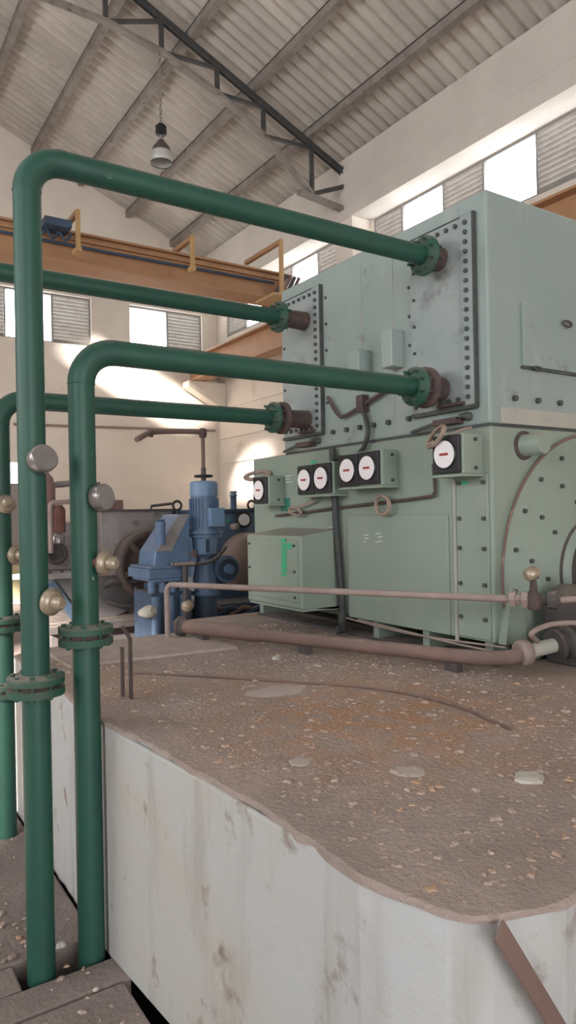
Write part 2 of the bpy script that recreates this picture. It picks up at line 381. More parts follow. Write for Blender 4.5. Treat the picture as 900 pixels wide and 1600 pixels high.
# roof truss
TY = 8.95
tr = thing('roof_truss', (XB, TY, 6.4), 'dark steel roof truss with stepped web bars crossing the roof above the lamp', 'truss')
def ptop(x): return V(x, TY, zr(x) - 0.19)
mb = MB()
for dy in (-0.03, 0.03): mb.bar(ptop(XB + 0.2) + V(0, dy, 0), ptop(0.0) + V(0, dy, 0), 0.012, 0.08); mb.bar(ptop(XB + 0.2) + V(0, dy, 0.036), ptop(0.0) + V(0, dy, 0.036), 0.05, 0.012)
mb.build('rafter', 'steel', tr)
Q = [V(0, TY, 8.15), V(2.4, TY, 8.13), V(3.15, TY, 8.11), V(3.93, TY, 7.98), V(4.78, TY, 7.68), V(5.55, TY, 7.28), V(6.42, TY, 6.61)]
for a, b in zip(Q[:-1], Q[1:]):
    MB().bar(a, b, 0.10, 0.05).build('lower_chord', 'steel_pale', tr)
for q in Q[2:]:
    MB().bar(q, ptop(q.x), 0.055, 0.055).build('post', 'steel', tr)
for q, n_ in zip(Q[2:-1], Q[3:]):
    MB().bar(q, ptop(n_.x) - V(0, 0, 0.03), 0.05, 0.045).build('web_bar', 'steel', tr)
MB().bar(Q[-1], V(XB + 0.02, TY - 0.02, 6.86), 0.06, 0.06).build('web_bar', 'steel', tr)
MB().bar(Q[-1] - V(0.25, 0, 0.02), V(XB + 0.04, TY, 6.5), 0.12, 0.06).build('bearing_bar', 'steel_pale', tr)
MB().bar(ptop(0.05), Q[0], 0.06, 0.06).build('post', 'steel', tr)

# windows: louvre banks and clear panes
def slatmesh(L, axis):
    mb = MB(); t = math.radians(38)
    dx, dz = 0.05 * math.sin(t), 0.05 * math.cos(t)
    if axis == 'y': mb.bar((0, 0, 0), (0, L, 0), 0.007, 0.078, up=(-math.sin(t), 0, math.cos(t)))
    else: mb.bar((0, 0, 0), (L, 0, 0), 0.007, 0.078, up=(0, -math.sin(t), math.cos(t)))
    return mb.mesh('louvre_slat', 'slat')
def window(name, axis, plane, z0, z1, spans, label):
    root = bpy.data.objects.new(name, None); COL.objects.link(root); struct(root, label)
    a0, b1 = spans[0][0], spans[-1][1]
    root.location = (plane, a0, z0) if axis == 'y' else (a0, plane, z0); WORLD[root.name] = Vector(root.location)
    def bx(a, b, za, zb, t=0.05):
        return ((plane - t / 2, a, za), (plane + t / 2, b, zb)) if axis == 'y' else ((a, plane - t / 2, za), (b, plane + t / 2, zb))
    fr = MB().box(*bx(a0, b1, z0, z0 + 0.035)).box(*bx(a0, b1, z1 - 0.035, z1))
    for a, b, k in spans: fr.box(*bx(a, a + 0.03, z0 + 0.035, z1 - 0.035))
    fr.box(*bx(b1 - 0.03, b1, z0 + 0.035, z1 - 0.035)); fr.build('window_frame', 'frame', root)
    for a, b, k in spans:
        if k == 'p':
            MB().box(*bx(a + 0.03, b - 0.001, z0 + 0.035, z1 - 0.035, 0.006)).build('pane', 'glass', root)
        else:
            me = slatmesh(b - a - 0.035, axis); n = int((z1 - z0 - 0.07) / 0.072) + 1; st = (z1 - z0 - 0.12) / (n - 1)
            for i in range(n):
                z = z0 + 0.06 + i * st
                place('louvre_slat', me, root, (plane, a + 0.032, z) if axis == 'y' else (a + 0.032, plane, z))
window('window_1', 'y', XW + 0.05, SILL, HEAD, [(4.3, 5.55, 'l'), (5.55, 6.4, 'p'), (6.4, 7.13, 'l'), (7.13, 7.99, 'p'), (7.99, 8.65, 'l')], 'clerestory window above the green motor with louvres and two bright panes')
window('window_2', 'y', XW + 0.05, SILL, HEAD, [(9.2, 10.2, 'l'), (10.2, 11.05, 'p'), (11.05, 11.95, 'l'), (11.95, 12.8, 'p'), (12.8, 13.62, 'l')], 'clerestory window beside the crane end near the corner')
window('window_5', 'y', XW + 0.05, SILL, HEAD, [(0.15, 1.5, 'l'), (1.5, 2.4, 'p'), (2.4, 3.9, 'l')], 'clerestory window out of frame to the right')
window('window_3', 'x', YG + 0.1, z0, z1, [(2.45, 2.88, 'l'), (2.88, 3.77, 'p'), (3.77, 4.55, 'l')], 'gable window behind the tall green riser with a louvre bank on its right')
window('window_4', 'x', YG + 0.1, z0, z1, [(5.36, 6.22, 'p'), (6.22, 7.04, 'l')], 'gable window nearest the corner with a bright pane and louvre bank')
dr = bpy.data.objects.new('door_1', None); COL.objects.link(dr); struct(dr, 'pale door in the gable wall behind the far green risers')
dr.location = (DX0, YG + 0.15, 0); WORLD['door_1'] = V(DX0, YG + 0.15, 0)
MB().box((DX0, YG + 0.12, 0), (DX1, YG + 0.16, 0.45)).box((DX0, YG + 0.12, 0.55), (DX1, YG + 0.16, 0.72)).build('door_panel', 'cream_door', dr)
MB().box((DX0, YG + 0.12, 0.72), (DX1, YG + 0.16, 2.3)).build('door_leaf', 'frame', dr)
MB().box((DX0, YG + 0.135, 2.3), (DX1, YG + 0.141, DZ)).build('pane', 'glass', dr)

# conduit along the gable
c = MB().tube([(3.0, YG - 0.03, 3.42), (7.3, YG - 0.03, 3.50)], 0.025, 8).build('wall_conduit', 'palepipe')
tag(c, 'thin pale conduit running level along the cream gable wall', 'conduit')

# ------------------------------------------------------------------ travelling crane
rb = thing('crane_runway_beam', (6.72, 1.5, 4.5), 'orange crane runway beam along the cream long wall', 'beam')
MB().box((6.70, -6.3, 4.53), (6.725, 14.05, 4.97)).build('web', 'orange', rb)
MB().box((6.56, -6.3, 4.97), (6.88, 14.05, 5.0)).build('top_flange', 'orange', rb)
MB().box((6.56, -6.3, 4.5), (6.88, 14.05, 4.53)).build('bottom_flange', 'orange', rb)
MB().box((6.69, -6.3, 5.0), (6.745, 14.05, 5.05)).build('rail', 'steel', rb)
for y in (4.1, 8.93, 13.85): MB().prism([(6.5, y - 0.15, 4.5), (7.39, y - 0.15, 4.5), (7.39, y - 0.15, 3.9), (6.5, y - 0.15, 4.38)], (0, 0.3, 0)).build('bracket', 'plaster', rb)
YC = 9.84
cr_ = thing('bridge_crane', (4.0, YC, 5.05), 'orange overhead travelling crane girder spanning the hall under the roof', 'crane')
MB().box((-6.4, YC, 5.19), (6.4, YC + 0.3, 5.58)).build('girder', 'orange', cr_)
MB().box((-6.4, YC - 0.07, 5.58), (6.55, YC + 0.37, 5.61)).build('top_flange', 'orange', cr_)
MB().box((-6.4, YC - 0.07, 5.155), (6.4, YC + 0.37, 5.19)).build('bottom_flange', 'orange', cr_)
MB().box((-6.4, YC - 0.05, 5.49), (6.4, YC - 0.002, 5.53)).build('stiffener_angle', 'orange', cr_)
MB().tube([(-6.4, YC - 0.07, 5.40), (1, YC - 0.07, 5.41), (3.4, YC - 0.07, 5.40), (6.2, YC - 0.07, 5.42)], 0.022, 8).build('power_cable', 'darkblue', cr_)
e = MB().box((6.58, YC - 0.75, 5.12), (6.85, YC + 0.95, 5.42)); e.build('end_carriage', 'darkcast', cr_)
for yy in (YC - 0.55, YC + 0.75): MB().lathe((6.62, yy, 5.17), (1, 0, 0), [(0, 0.12), (0.19, 0.12)], 20).build('wheel', 'steel', cr_)
for k in range(4): MB().tube([(6.1 + k * 0.09, YC - 0.08, 5.1), (6.2 + k * 0.09, YC - 0.25, 5.3), (6.28 + k * 0.08, YC - 0.35, 5.48)], 0.03, 8).build('conductor_bar', 'maroon' if k % 2 else 'steel', cr_)
def bracket(x, arm, ztop, drop, foot):
    y = YC - arm
    MB().bar((x, YC + 0.02, ztop), (x, y, ztop), 0.06, 0.06).build('bracket_arm', 'orange', cr_)
    MB().bar((x, y, ztop + 0.03), (x, y, ztop - drop), 0.055, 0.05).build('bracket_post', 'yellow', cr_)
    MB().bar((x, y - 0.04, ztop - drop), (x, y + foot, ztop - drop), 0.07, 0.06).build('bracket_foot', 'yellow', cr_)
bracket(5.73, 1.03, 5.69, 0.78, 0.45)
bracket(4.48, 0.6, 5.64, 0.44, 0.1)
bracket(2.87, 0.45, 5.72, 0.5, 0.16)
MB().box((5.55, YC - 1.1, 4.86), (5.95, YC - 0.55, 4.89)).build('platform', 'yellow', cr_)
MB().box((2.45, YC - 0.42, 5.50), (2.80, YC - 0.1, 5.60)).build('festoon_trolley', 'darkblue', cr_)
for k in range(3): MB().tube(smooth_path([(2.35 + k * .17, YC - .2, 5.52), (2.43 + k * .17, YC - .2, 5.40), (2.52 + k * .17, YC - .2, 5.52)], 5), 0.02, 6).build('cable_loop', 'darkblue', cr_)

# ------------------------------------------------------------------ hanging lamp
LX, LY = 3.90, TY
lp = thing('pendant_lamp', (LX, LY, 6.45), 'bell shaped industrial lamp hanging on a chain from the roof truss', 'lamp')
nlink = 22; ztop, zbot = 7.95, 6.99
lm = MB().tube(arc((0, 0, 0), 0.018, 0, 2 * math.pi, 10, (1, 0, 0), (0, 0, 1.5)), 0.006, 5, caps=False).mesh('chain_link', 'steel_pale')
for i in range(nlink): place('chain_link', lm, lp, (LX, LY, zbot + 0.015 + (ztop - zbot - 0.02) * i / (nlink - 1)), (0, 0, (i % 2) * math.pi / 2))
MB().lathe((LX, LY, 6.83), (0, 0, 1), [(0, 0.055), (0.015, 0.08), (0.11, 0.08), (0.14, 0.06), (0.165, 0.02)], 8, smooth=False).build('ballast_box', 'black', lp)
MB().cyl((LX, LY, 6.76), (LX, LY, 6.84), 0.02, 8).build('stem', 'steel_pale', lp)
MB().lathe((LX, LY, 6.60), (0, 0, 1), [(0, 0.13), (0.06, 0.115), (0.12, 0.07), (0.17, 0.03)], 24).build('lamp_housing', 'lampcap', lp)
MB().lathe((LX, LY, 6.45), (0, 0, 1), [(0, 0.145), (0.01, 0.152), (0.08, 0.148), (0.15, 0.132)], 24, caps=False).lathe((LX, LY, 6.452), (0, 0, 1), [(0, 0.14), (0.07, 0.137), (0.145, 0.12)], 24, caps=False).build('lamp_shade', 'lampbowl', lp)
MB().lathe((LX, LY, 6.45), (0, 0, 1), [(-0.008, 0.153), (0.004, 0.153)], 24, caps=False).build('rim', 'steel', lp)

# ================================================================== PLINTH
PZ = 0.872
pl = thing('machine_plinth', (0.9, 0.9, 0), 'long whitewashed concrete plinth with a dusty brown top under the green motor', 'plinth')
def wob(a): return 0.006 * math.sin(a * 9.1) + 0.004 * math.sin(a * 23.7 + 1) + 0.003 * math.sin(a * 51)
# outline, clockwise from the far-left corner, subdivided so the worn arris is uneven
pts = []
y = 4.25
while y > 1.16: pts.append(V(0.872 + min(0.078, max(0, (2.62 - y) * 0.085)) + wob(y) * 0.7, y, 0)); y -= 0.06
pts += [V(0.955, 1.12, 0), V(0.97, 1.05, 0), V(0.99, 0.985, 0), V(1.015, 0.942, 0), V(1.05, 0.918, 0), V(1.10, 0.902, 0)]
x = 1.15
while x < 4.6: pts.append(V(x, 0.885 + wob(x), 0)); x += 0.06
pts += [V(4.6, 0.885, 0), V(4.6, 4.75, 0), V(2.1, 4.75, 0), V(2.1, 4.25, 0)]
base = []
for p in pts:                                        # plaster face: square corner below the worn top
    base.append(p.copy())
body = MB(); n = len(pts)
lev = [(-0.02, 0.0), (0.3, 0.0), (0.6, 0.0), (0.80, 0.0), (PZ - 0.010, 0.002)]
cen = V(2.7, 2.6, 0)
sq = []
for p in pts:
    q = p.copy()
    if p.x < 1.12 and p.y < 1.12: q = V(min(p.x, 0.915 if p.y > 1.0 else p.x), min(p.y, p.y), 0)
    sq.append(q)
for h, ins in lev:
    for p in pts: body.v.append(V(p.x, p.y, h) + (cen - p).normalized() * ins)
for j in range(len(lev) - 1):
    for k in range(n): body.f.append([j * n + k, j * n + (k + 1) % n, (j + 1) * n + (k + 1) % n, (j + 1) * n + k]); body.sm.append(False)
body.f.append([(len(lev) - 1) * n + k for k in range(n)]); body.sm.append(False)
body.build('plaster_body', 'white', pl)
# dusty screed on top, overhanging unevenly, with lumps
tp = MB(); ring = []
for k, p in enumerate(pts):
    d = (p - cen).normalized(); e_ = 0.004 + 0.008 * abs(math.sin(k * 1.7)) * random.random()
    ring.append(p + d * e_)
for h, s_ in ((PZ - 0.014, -0.001), (PZ - 0.005, 0.001), (PZ, -0.008)):
    for k, p in enumerate(ring): tp.v.append(V(p.x, p.y, h + (random.uniform(-0.012, 0.008) if h < PZ - 0.012 else 0)) + (p - cen).normalized() * s_)
for j in range(2):
    for k in range(n): tp.f.append([j * n + k, j * n + (k + 1) % n, (j + 1) * n + (k + 1) % n, (j + 1) * n + k]); tp.sm.append(False)
tp.f.append([2 * n + k for k in range(n)]); tp.sm.append(False)
tp.build('dusty_screed', 'dusttop', pl)
# thicker plaster coat on the near part of the long face, as in the step by the riser
cb = MB()
cb.prism([(0.858, 2.60, 0), (0.915, 1.95, 0), (0.951, 1.30, 0), (0.965, 1.30, 0), (0.9, 2.60, 0)], (0, 0, 0.858)); cb.build('plaster_coat', 'white', pl, 0.012)
MB().box((0.867, 2.60, 0.0), (0.88, 2.64, 0.16)).build('plaster_chip', 'white', pl, 0.008)
# grit and chips
def flakes(num, xr, yr, z, smin, smax, seed):
    rnd = random.Random(seed); mb = MB()
    for i in range(num):
        x, y = rnd.uniform(*xr), rnd.uniform(*yr); s_ = rnd.uniform(smin, smax) * (1 + 2.2 * (rnd.random() ** 6)); a = rnd.uniform(0, 6.28); el = rnd.uniform(0.4, 1)
        ca, sa = math.cos(a), math.sin(a); hgt = s_ * rnd.uniform(0.2, 0.6)
        ps = [(-1, -el), (1, -el * rnd.uniform(.3, 1)), (rnd.uniform(.4, 1), el), (-rnd.uniform(.3, 1), el * .8)]
        b_ = [V(x + (px * ca - py * sa) * s_, y + (px * sa + py * ca) * s_, z - 0.001) for px, py in ps]
        t_ = [V(q.x * .65 + x * .35, q.y * .65 + y * .35, z + hgt * rnd.uniform(.5, 1)) for q in b_]
        mb.add(b_ + t_, [(4, 5, 6, 7), (0, 1, 5, 4), (1, 2, 6, 5), (2, 3, 7, 6), (3, 0, 4, 7)])
    return mb
g = flakes(6500, (0.99, 2.7), (0.97, 4.2), PZ, 0.002, 0.0065, 3).build('grit', 'chip', pl, fix=False); g['kind'] = 'stuff'
g = flakes(700, (-0.9, 0.84), (1.6, 4.5), 0.004, 0.003, 0.011, 5).build('floor_grit', 'chip', fl, fix=False); g['kind'] = 'stuff'

# things lying on the plinth
def lump(name, loc, sx, sy, sz, material, label, cat, group=None, seed=0):
    rnd = random.Random(seed); mb = MB(); N = 11
    ring = [(math.cos(2 * math.pi * k / N) * rnd.uniform(.75, 1.1), math.sin(2 * math.pi * k / N) * rnd.uniform(.75, 1.1)) for k in range(N)]
    for f_, h in ((1.0, -0.002), (0.93, 0.6), (0.6, 1.0)):
        for px, py in ring: mb.v.append(V(loc[0] + px * sx * f_, loc[1] + py * sy * f_, loc[2] + h * sz * (1 if h < 1 else rnd.uniform(.85, 1.1))))
    for j in range(2):
        for k in range(N): mb.f.append([j * N + k, j * N + (k + 1) % N, (j + 1) * N + (k + 1) % N, (j + 1) * N + k]); mb.sm.append(False)
    mb.f.append([2 * N + k for k in range(N)]); mb.sm.append(False)
    return tag(mb.build(name, material), label, cat, group)
p = P(828, 1216, Z=PZ); lump('cement_lump', (p.x, p.y, PZ), 0.055, 0.045, 0.012, 'stone', 'flat pale grey cement lump on the dusty plinth near the right edge', 'rubble', seed=1)
p = P(470, 1190, Z=PZ); lump('cement_smear', (p.x, p.y, PZ), 0.04, 0.04, 0.004, 'cement', 'small faint cement smear left of the middle of the dusty plinth', 'rubble', seed=2)
p = P(640, 1205, Z=PZ); lump('cement_smear', (p.x, p.y, PZ), 0.05, 0.05, 0.004, 'cement', 'faint cement smear on the plinth left of the pale lump', 'rubble', seed=3)
p = P(432, 978 + 52, Z=PZ); lump('stone_chip', (p.x, p.y, PZ), 0.03, 0.02, 0.018, 'stone', 'pale stone chip beside the brown floor pipe', 'rubble', seed=4)
p = P(430, 1080, Z=PZ); lump('cement_smear', (p.x, p.y, PZ), 0.16, 0.10, 0.003, 'cement', 'broad pale cement smear by the thin rod on the plinth', 'rubble', seed=8)
rod = [P(u, v, Z=PZ + 0.008) for u, v in ((205, 1050), (300, 1055), (430, 1063), (560, 1072), (650, 1086), (720, 1105), (797, 1138))]
rod = [V(q.x, q.y, PZ + 0.006) for q in smooth_path(rod, 5)]
tag(MB().tube(rod, 0.0055, 6).build('steel_wire', 'brownpipe'), 'long rusty wire lying across the dusty plinth top', 'wire')
pa, pb = P(218, 1030, Z=PZ), P(366, 1015, Z=PZ)
tag(MB().prism([(1.02, 3.62, PZ), (1.95, 3.53, PZ), (1.98, 4.2, PZ), (1.02, 4.2, PZ)], (0, 0, 0.016)).build('cover_plate', 'plate', bevel=0.003), 'flat pale plate lying on the far corner of the plinth', 'plate')
for i, (u, v, vt, lab) in enumerate(((205, 1092, 985, 'bent steel bar standing on the plinth edge behind the near flange'), (192, 1088, 1000, 'shorter steel bar standing left of the bent bar on the plinth'))):
    q = P(u, v, Z=PZ); top = EZ + (P(u, vt, Y=q.y).z - EZ)
    mb = MB().bar((q.x, q.y, PZ), (q.x, q.y, top - 0.03), 0.018, 0.012)
    if i == 0: mb.bar((q.x, q.y, top - 0.035), (q.x - 0.03, q.y + 0.01, top + 0.02), 0.026, 0.014)
    tag(mb.build('steel_bar', 'rust'), lab, 'bar')
# rusty flat bar leaning on the near face
q0, q1 = V(1.03, 0.885, 0.868), V(1.50, 0.70, 0.0)
fbm = MB(); d_ = (q1 - q0).normalized(); sd_ = V(1, 0.25, 0); sd_ = (sd_ - d_ * sd_.dot(d_)).normalized(); nn = d_.cross(sd_).normalized()
fbm.bar(q0, q1, 0.044, 0.006, up=nn)
tag(fbm.build('flat_bar', 'brownpipe'), 'rusty brown flat bar leaning against the near plinth corner', 'bar')
# floor litter
for i, (u, v, s_, mt, lb) in enumerate(((72 + 0, 1518, .02, 'stone', 'tan stone chip at the foot of the tall green riser'), (95, 1480, .022, 'stone', 'white stone chip on the floor between the two near risers'), (95, 1532, .014, 'rope', 'orange brown chip lying before the pipe slot'), (18, 1498, .018, 'rope', 'tan flake on the floor left of the tall riser'), (150, 1548, .012, 'stone', 'grey pebble on the floor seam before the plinth'))):
    q = P(u, v, Z=0.0); lump('stone_chip', (q.x, q.y, 0.003), s_, s_ * .7, s_ * .7, mt, lb, 'rubble', seed=20 + i)

# ================================================================== GREEN COOLING PIPES
PR = 0.049
flange_bolt = MB().lathe((0, 0, -0.05), (0, 0, 1), [(0.006, 0.009), (0.014, 0.009), (0.0141, 0.006), (0.086, 0.006), (0.0861, 0.009), (0.094, 0.009)], 6, smooth=False).mesh('bolt', 'pipe_dusty')
flange_bolt_r = flange_bolt.copy(); flange_bolt_r.materials.clear(); flange_bolt_r.materials.append(M['rust'])
def flange_z(root, x, y, z, r=0.1):
    f = MB().lathe((x, y, z + 0.010), (0, 0, 1), [(-0.004, r), (0.0, r), (0.022, r), (0.0225, 0.062), (0.03, 0.055)], 32).build('flange', 'pipe_dusty', root)
    f2 = MB().lathe((x, y, z - 0.036), (0, 0, 1), [(0, r), (0.026, r)], 32).build('flange', 'pipe_dusty', root)
    MB().lathe((x, y, z - 0.0135), (0, 0, 1), [(0, 0.07), (0.023, 0.07)], 24).build('gasket', 'rust', root)
    for k in range(8):
        a = math.pi / 8 + k * math.pi / 4
        place('bolt', flange_bolt, f, (x + 0.08 * math.cos(a), y + 0.08 * math.sin(a), z - 0.002))
def flange_x(root, x, y, z, r, material, bm_, thick=0.022):
    f = MB().lathe((x, y, z), (1, 0, 0), [(0, r * .55), (0.01, r * .62), (0.0105, r), (0.0105 + thick, r)], 32).build('flange', material, root)
    for k in range(8):
        a = math.pi / 8 + k * math.pi / 4
        place('bolt', bm_, f, (x + 0.02, y + r * .8 * math.cos(a), z + r * .8 * math.sin(a)), (0, math.pi / 2, 0))
    return f
def instrument(root, x, y, z, az, el, kind):
    """round instrument screwed into the riser on a short stub; az measured from +X"""
    d = V(math.cos(el) * math.cos(az), math.cos(el) * math.sin(az), math.sin(el))
    b = V(x, y, z) + V(math.cos(az), math.sin(az), 0) * (PR * 0.9)
    g = MB().lathe(b, d, [(0, 0.021), (0.03, 0.021)], 14).build('stub', 'redoxide' if kind == 'brass' else 'rust', root)
    if kind == 'brass':
        MB().lathe(b, d, [(0.022, 0.026), (0.028, 0.048), (0.045, 0.05), (0.056, 0.034)], 24).build('cap', 'brass', root)
        MB().lathe(b, d, [(0.055, 0.026), (0.082, 0.026), (0.09, 0.018)], 12).build('plug', 'brass', root)
    else:
        MB().lathe(b, d, [(0.018, 0.04), (0.024, 0.05), (0.062, 0.05), (0.067, 0.046)], 28).build('gauge_case', 'galv', root)
        MB().lathe(b, d, [(0.067, 0.043), (0.0685, 0.0425)], 24).build('gauge_glass', 'galv', root)
def cooling_pipe(x, y, ztop, xend, label, flz, second=True, stubx=2.70):
    root = thing('cooling_pipe', (x, y, -0.2), label, 'pipe', 'green cooling pipes into the motor')
    R = 0.13
    MB().tube([(x, y, -0.20), (x, y, ztop - R)], PR, 24).build('riser', 'pipe', root)
    el = arc((x + R, y, ztop - R), R, math.pi, math.pi / 2, 10, (1, 0, 0), (0, 0, 1))
    MB().tube(el, PR * 1.02, 24).build('elbow', 'pipe', root)
    MB().tube([(x + R, y, ztop), (xend, y, ztop)], PR, 24).build('branch', 'pipe', root)
    for zz in (ztop - R,): MB().lathe((x, y, zz - 0.004), (0, 0, 1), [(0, PR), (0.004, PR + 0.003), (0.008, PR)], 24, caps=False).build('weld_seam', 'pipe', root)
    for z in flz: flange_z(root, x, y, z)
    flange_x(root, xend - 0.03, y, ztop, 0.10, 'pipe_dusty', flange_bolt)
    if second:
        flange_x(root, xend + 0.035, y, ztop, 0.105, 'rust', flange_bolt_r, 0.028)
    MB().lathe((xend, y, ztop), (1, 0, 0), [(0, 0.055), (stubx - xend, 0.062)], 24).build('stub_pipe', 'rust', root)
    return root
YA, YB = 2.634, 3.87
p1 = cooling_pipe(0.622, YA, 2.955, 2.60, 'tall green pipe with the highest branch, leftmost of the near risers', [1.045], False, 2.705)
p3 = cooling_pipe(0.806, YA, 2.275, 2.52, 'green pipe bending low beside the plinth, nearest the white face', [1.205], True, 2.705)
p2 = cooling_pipe(0.60, YB, 2.925, 2.50, 'far green pipe high under the crane, its riser out of frame', [1.36], False, 2.705)
p4 = cooling_pipe(0.755, YB, 2.265, 2.44, 'far green pipe with the lowest branch, behind the tall riser at the left edge', [1.10, 0.76], True, 2.705)
SID = math.atan2(RT.y, RT.x)                  # direction pointing right of the picture
instrument(p1, 0.622, YA, 1.84, SID - 0.8, 0.3, 'gauge')
instrument(p1, 0.622, YA, 1.35, SID - 0.45, -0.1, 'brass')
instrument(p3, 0.806, YA, 1.715, SID - 0.45, 0.05, 'gauge')
instrument(p3, 0.806, YA, 1.475, SID - 0.25, -0.05, 'brass')
instrument(p4, 0.755, YB, 1.705, SID - 0.9, 0.3, 'brass')
instrument(p4, 0.755, YB, 1.455, SID - 0.3, 0.0, 'brass')

# ================================================================== THE GREEN MOTOR
XF, YN, YF, XR = 2.72, 2.33, 4.19, 4.28       # long face, near end, far end, right side
Z0, ZS, ZT = 0.985, 2.055, 3.215              # body underside, seam, top
mo = thing('electric_motor', (3.5, 3.4, PZ), 'big pale green electric motor with a boxy cooler on top and white dial gauges', 'motor')
bodyo = MB().box((XF, YN, Z0), (XR, 4.63, ZS)).build('stator_body', 'machine', mo, 0.012)
cool = MB().box((XF, YN + 0.005, ZS + 0.012), (XR, YF, ZT)).build('cooler_box', 'machine_up', mo, 0.012)
MB().box((XF + 0.01, YN + 0.01, ZS), (XR - 0.01, YF, ZS + 0.012)).build('seam_gasket', 'boltdark', mo)
MB().box((3.05, 2.5, PZ), (4.1, 4.55, Z0)).build('base_frame', 'dark', mo)  # near-black colour stands for the shade in the open base
for y in (2.36, 2.80, 3.22, 4.55): MB().box((XF + 0.02, y, PZ), (3.05, y + 0.05, Z0)).build('base_rib', 'machine', mo)
MB().box((XF + 0.01, 2.34, PZ), (XF + 0.16, 4.62, PZ + 0.018)).build('sole_plate', 'darkcast', mo)
boltX = boltmesh(0.012, 0.012); boltXs = boltmesh(0.009, 0.01); boltY = boltmesh(0.013, 0.013, axis='y-'); boltBig = boltmesh(0.016, 0.02)
# water-box cover plates of the cooler
for (ya, yb, u) in ((2.405, 2.86, 0), (3.70, 4.16, 1)):
    zt, zb = 3.12, 2.17
    pt = MB().box((XF - 0.022, ya, zb), (XF + 0.002, yb, zt)).build('cooler_cover', 'machine_bare', mo, 0.004)
    MB().box((XF - 0.028, ya - 0.006, zb - 0.012), (XF - 0.001, ya, zt + 0.006)).box((XF - 0.024, ya, zt), (XF - 0.001, yb, zt + 0.005)).box((XF - 0.030, ya, zb - 0.02), (XF - 0.001, yb, zb)).build('cover_gasket', 'boltdark', mo)
    MB().box((XF - 0.030, ya + 0.002, zb), (XF - 0.022, ya + 0.075, zt)).build('cover_rim', 'machine_bare', mo)
    n_ = 19
    for i in range(n_):
        z = zb + 0.04 + (zt - zb - 0.08) * i / (n_ - 1)
        place('bolt', boltX, pt, (XF - 0.030, ya + 0.038, z))
        if i % 3 == 0: place('bolt', boltXs, pt, (XF - 0.022, yb - 0.035, z))
    for i in range(6): place('bolt', boltX, pt, (XF - 0.022, ya + 0.11 + i * 0.062, zt - 0.035)); place('bolt', boltX, pt, (XF - 0.022, ya + 0.11 + i * 0.062, zb + 0.035))
    MB().box((XF - 0.06, ya + 0.10, zb - 0.085), (XF - 0.001, ya + 0.26, zb - 0.055)).build('drain_cleat', 'rust', mo)
    MB().lathe((XF - 0.001, ya + 0.06, zb - 0.055), (-1, 0, 0), [(0, 0.022), (0.03, 0.022), (0.035, 0.012), (0.07, 0.012)], 10).build('drain_plug', 'boltdark', mo)
    MB().tube(smooth_path([(XF - 0.03, ya + 0.28, zb - 0.07), (XF - 0.04, ya + 0.36, zb - 0.085), (XF - 0.02, ya + 0.46, zb - 0.095)], 4), 0.010, 8).build('drain_pipe', 'boltdark', mo)
    MB().box((XF - 0.05, ya + 0.06, zb + 0.005), (XF - 0.023, ya + 0.24, zb + 0.02)).build('cover_cleat', 'rust', mo)
# face furniture of the cooler
MB().box((XF - 0.004, 3.30, 2.08), (XF + 0.001, 3.305, 3.2)).box((XF - 0.004, 3.02, 2.08), (XF + 0.001, 3.025, 3.2)).build('panel_joint', 'patch', mo)
for ya, yb, za, zb, dp in ((3.215, 3.32, 2.43, 2.60, 0.10), (2.94, 3.03, 2.45, 2.66, 0.09)):
    MB().box((XF - dp, ya, za), (XF + 0.001, yb, zb)).build('junction_box', 'machine_up', mo, 0.005)
for y in (2.90, 3.07, 3.20, 3.33, 3.46, 3.6): place('bolt', boltBig, cool, (XF, y, 2.155)); 
for i in range(5):
    for y in (3.66,): place('bolt', boltXs, cool, (XF, y, 2.35 + i * 0.17))
    place('bolt', boltXs, cool, (XF, 2.885, 2.40 + i * 0.16))
MB().tube(smooth_path([(XF - 0.03, 3.62, 2.38), (XF - 0.03, 3.52, 2.26), (XF - 0.03, 3.44, 2.24), (XF - 0.03, 3.2, 2.30), (XF - 0.03, 3.0, 2.35)], 5), 0.012, 8).build('conduit', 'rust', mo)
MB().box((XF - 0.05, 3.25, 2.24), (XF + 0.001, 3.31, 2.34)).build('conduit_box', 'rust', mo)
MB().tube(smooth_path([(XF - 0.03, 3.27, 2.25), (XF - 0.035, 3.22, 2.12), (XF - 0.03, 3.28, 2.02), (XF - 0.03, 3.40, 1.975), (XF - 0.03, 3.54, 1.985), (XF - 0.035, 3.60, 1.94), (XF - 0.035, 3.615, 1.85)], 6), 0.014, 8).build('cable', 'cable', mo)
# end of the cooler (near end): inspection door with handle
de = MB().box((2.96, YN - 0.012, 2.37), (4.05, YN + 0.006, 2.69)).build('inspection_door', 'machine_up', mo, 0.004)
MB().box((2.955, YN - 0.008, 2.355), (4.05, YN + 0.006, 2.368)).build('door_sill', 'boltdark', mo)
MB().tube(arc((3.30, YN - 0.03, 2.62), 0.035, 0, 2 * math.pi, 14, (1, 0, 0), (0, 0.1, 0.45)), 0.006, 6, caps=False).build('handle', 'steel', de)
MB().tube(arc((3.06, YN - 0.02, 2.362), 0.03, 0, 2 * math.pi, 14, (1, 0, 0), (0, 0.2, 0.3)), 0.006, 6, caps=False).build('latch_ring', 'boltdark', de)
for x in (2.90, 3.08, 3.26): place('bolt', boltmesh(0.016, 0.018, axis='y-'), cool, (x, YN + 0.005, 2.20))
MB().box((2.79, YN - 0.004, 2.07), (4.2, YN + 0.008, 2.15)).build('filler_band', 'patch', mo)
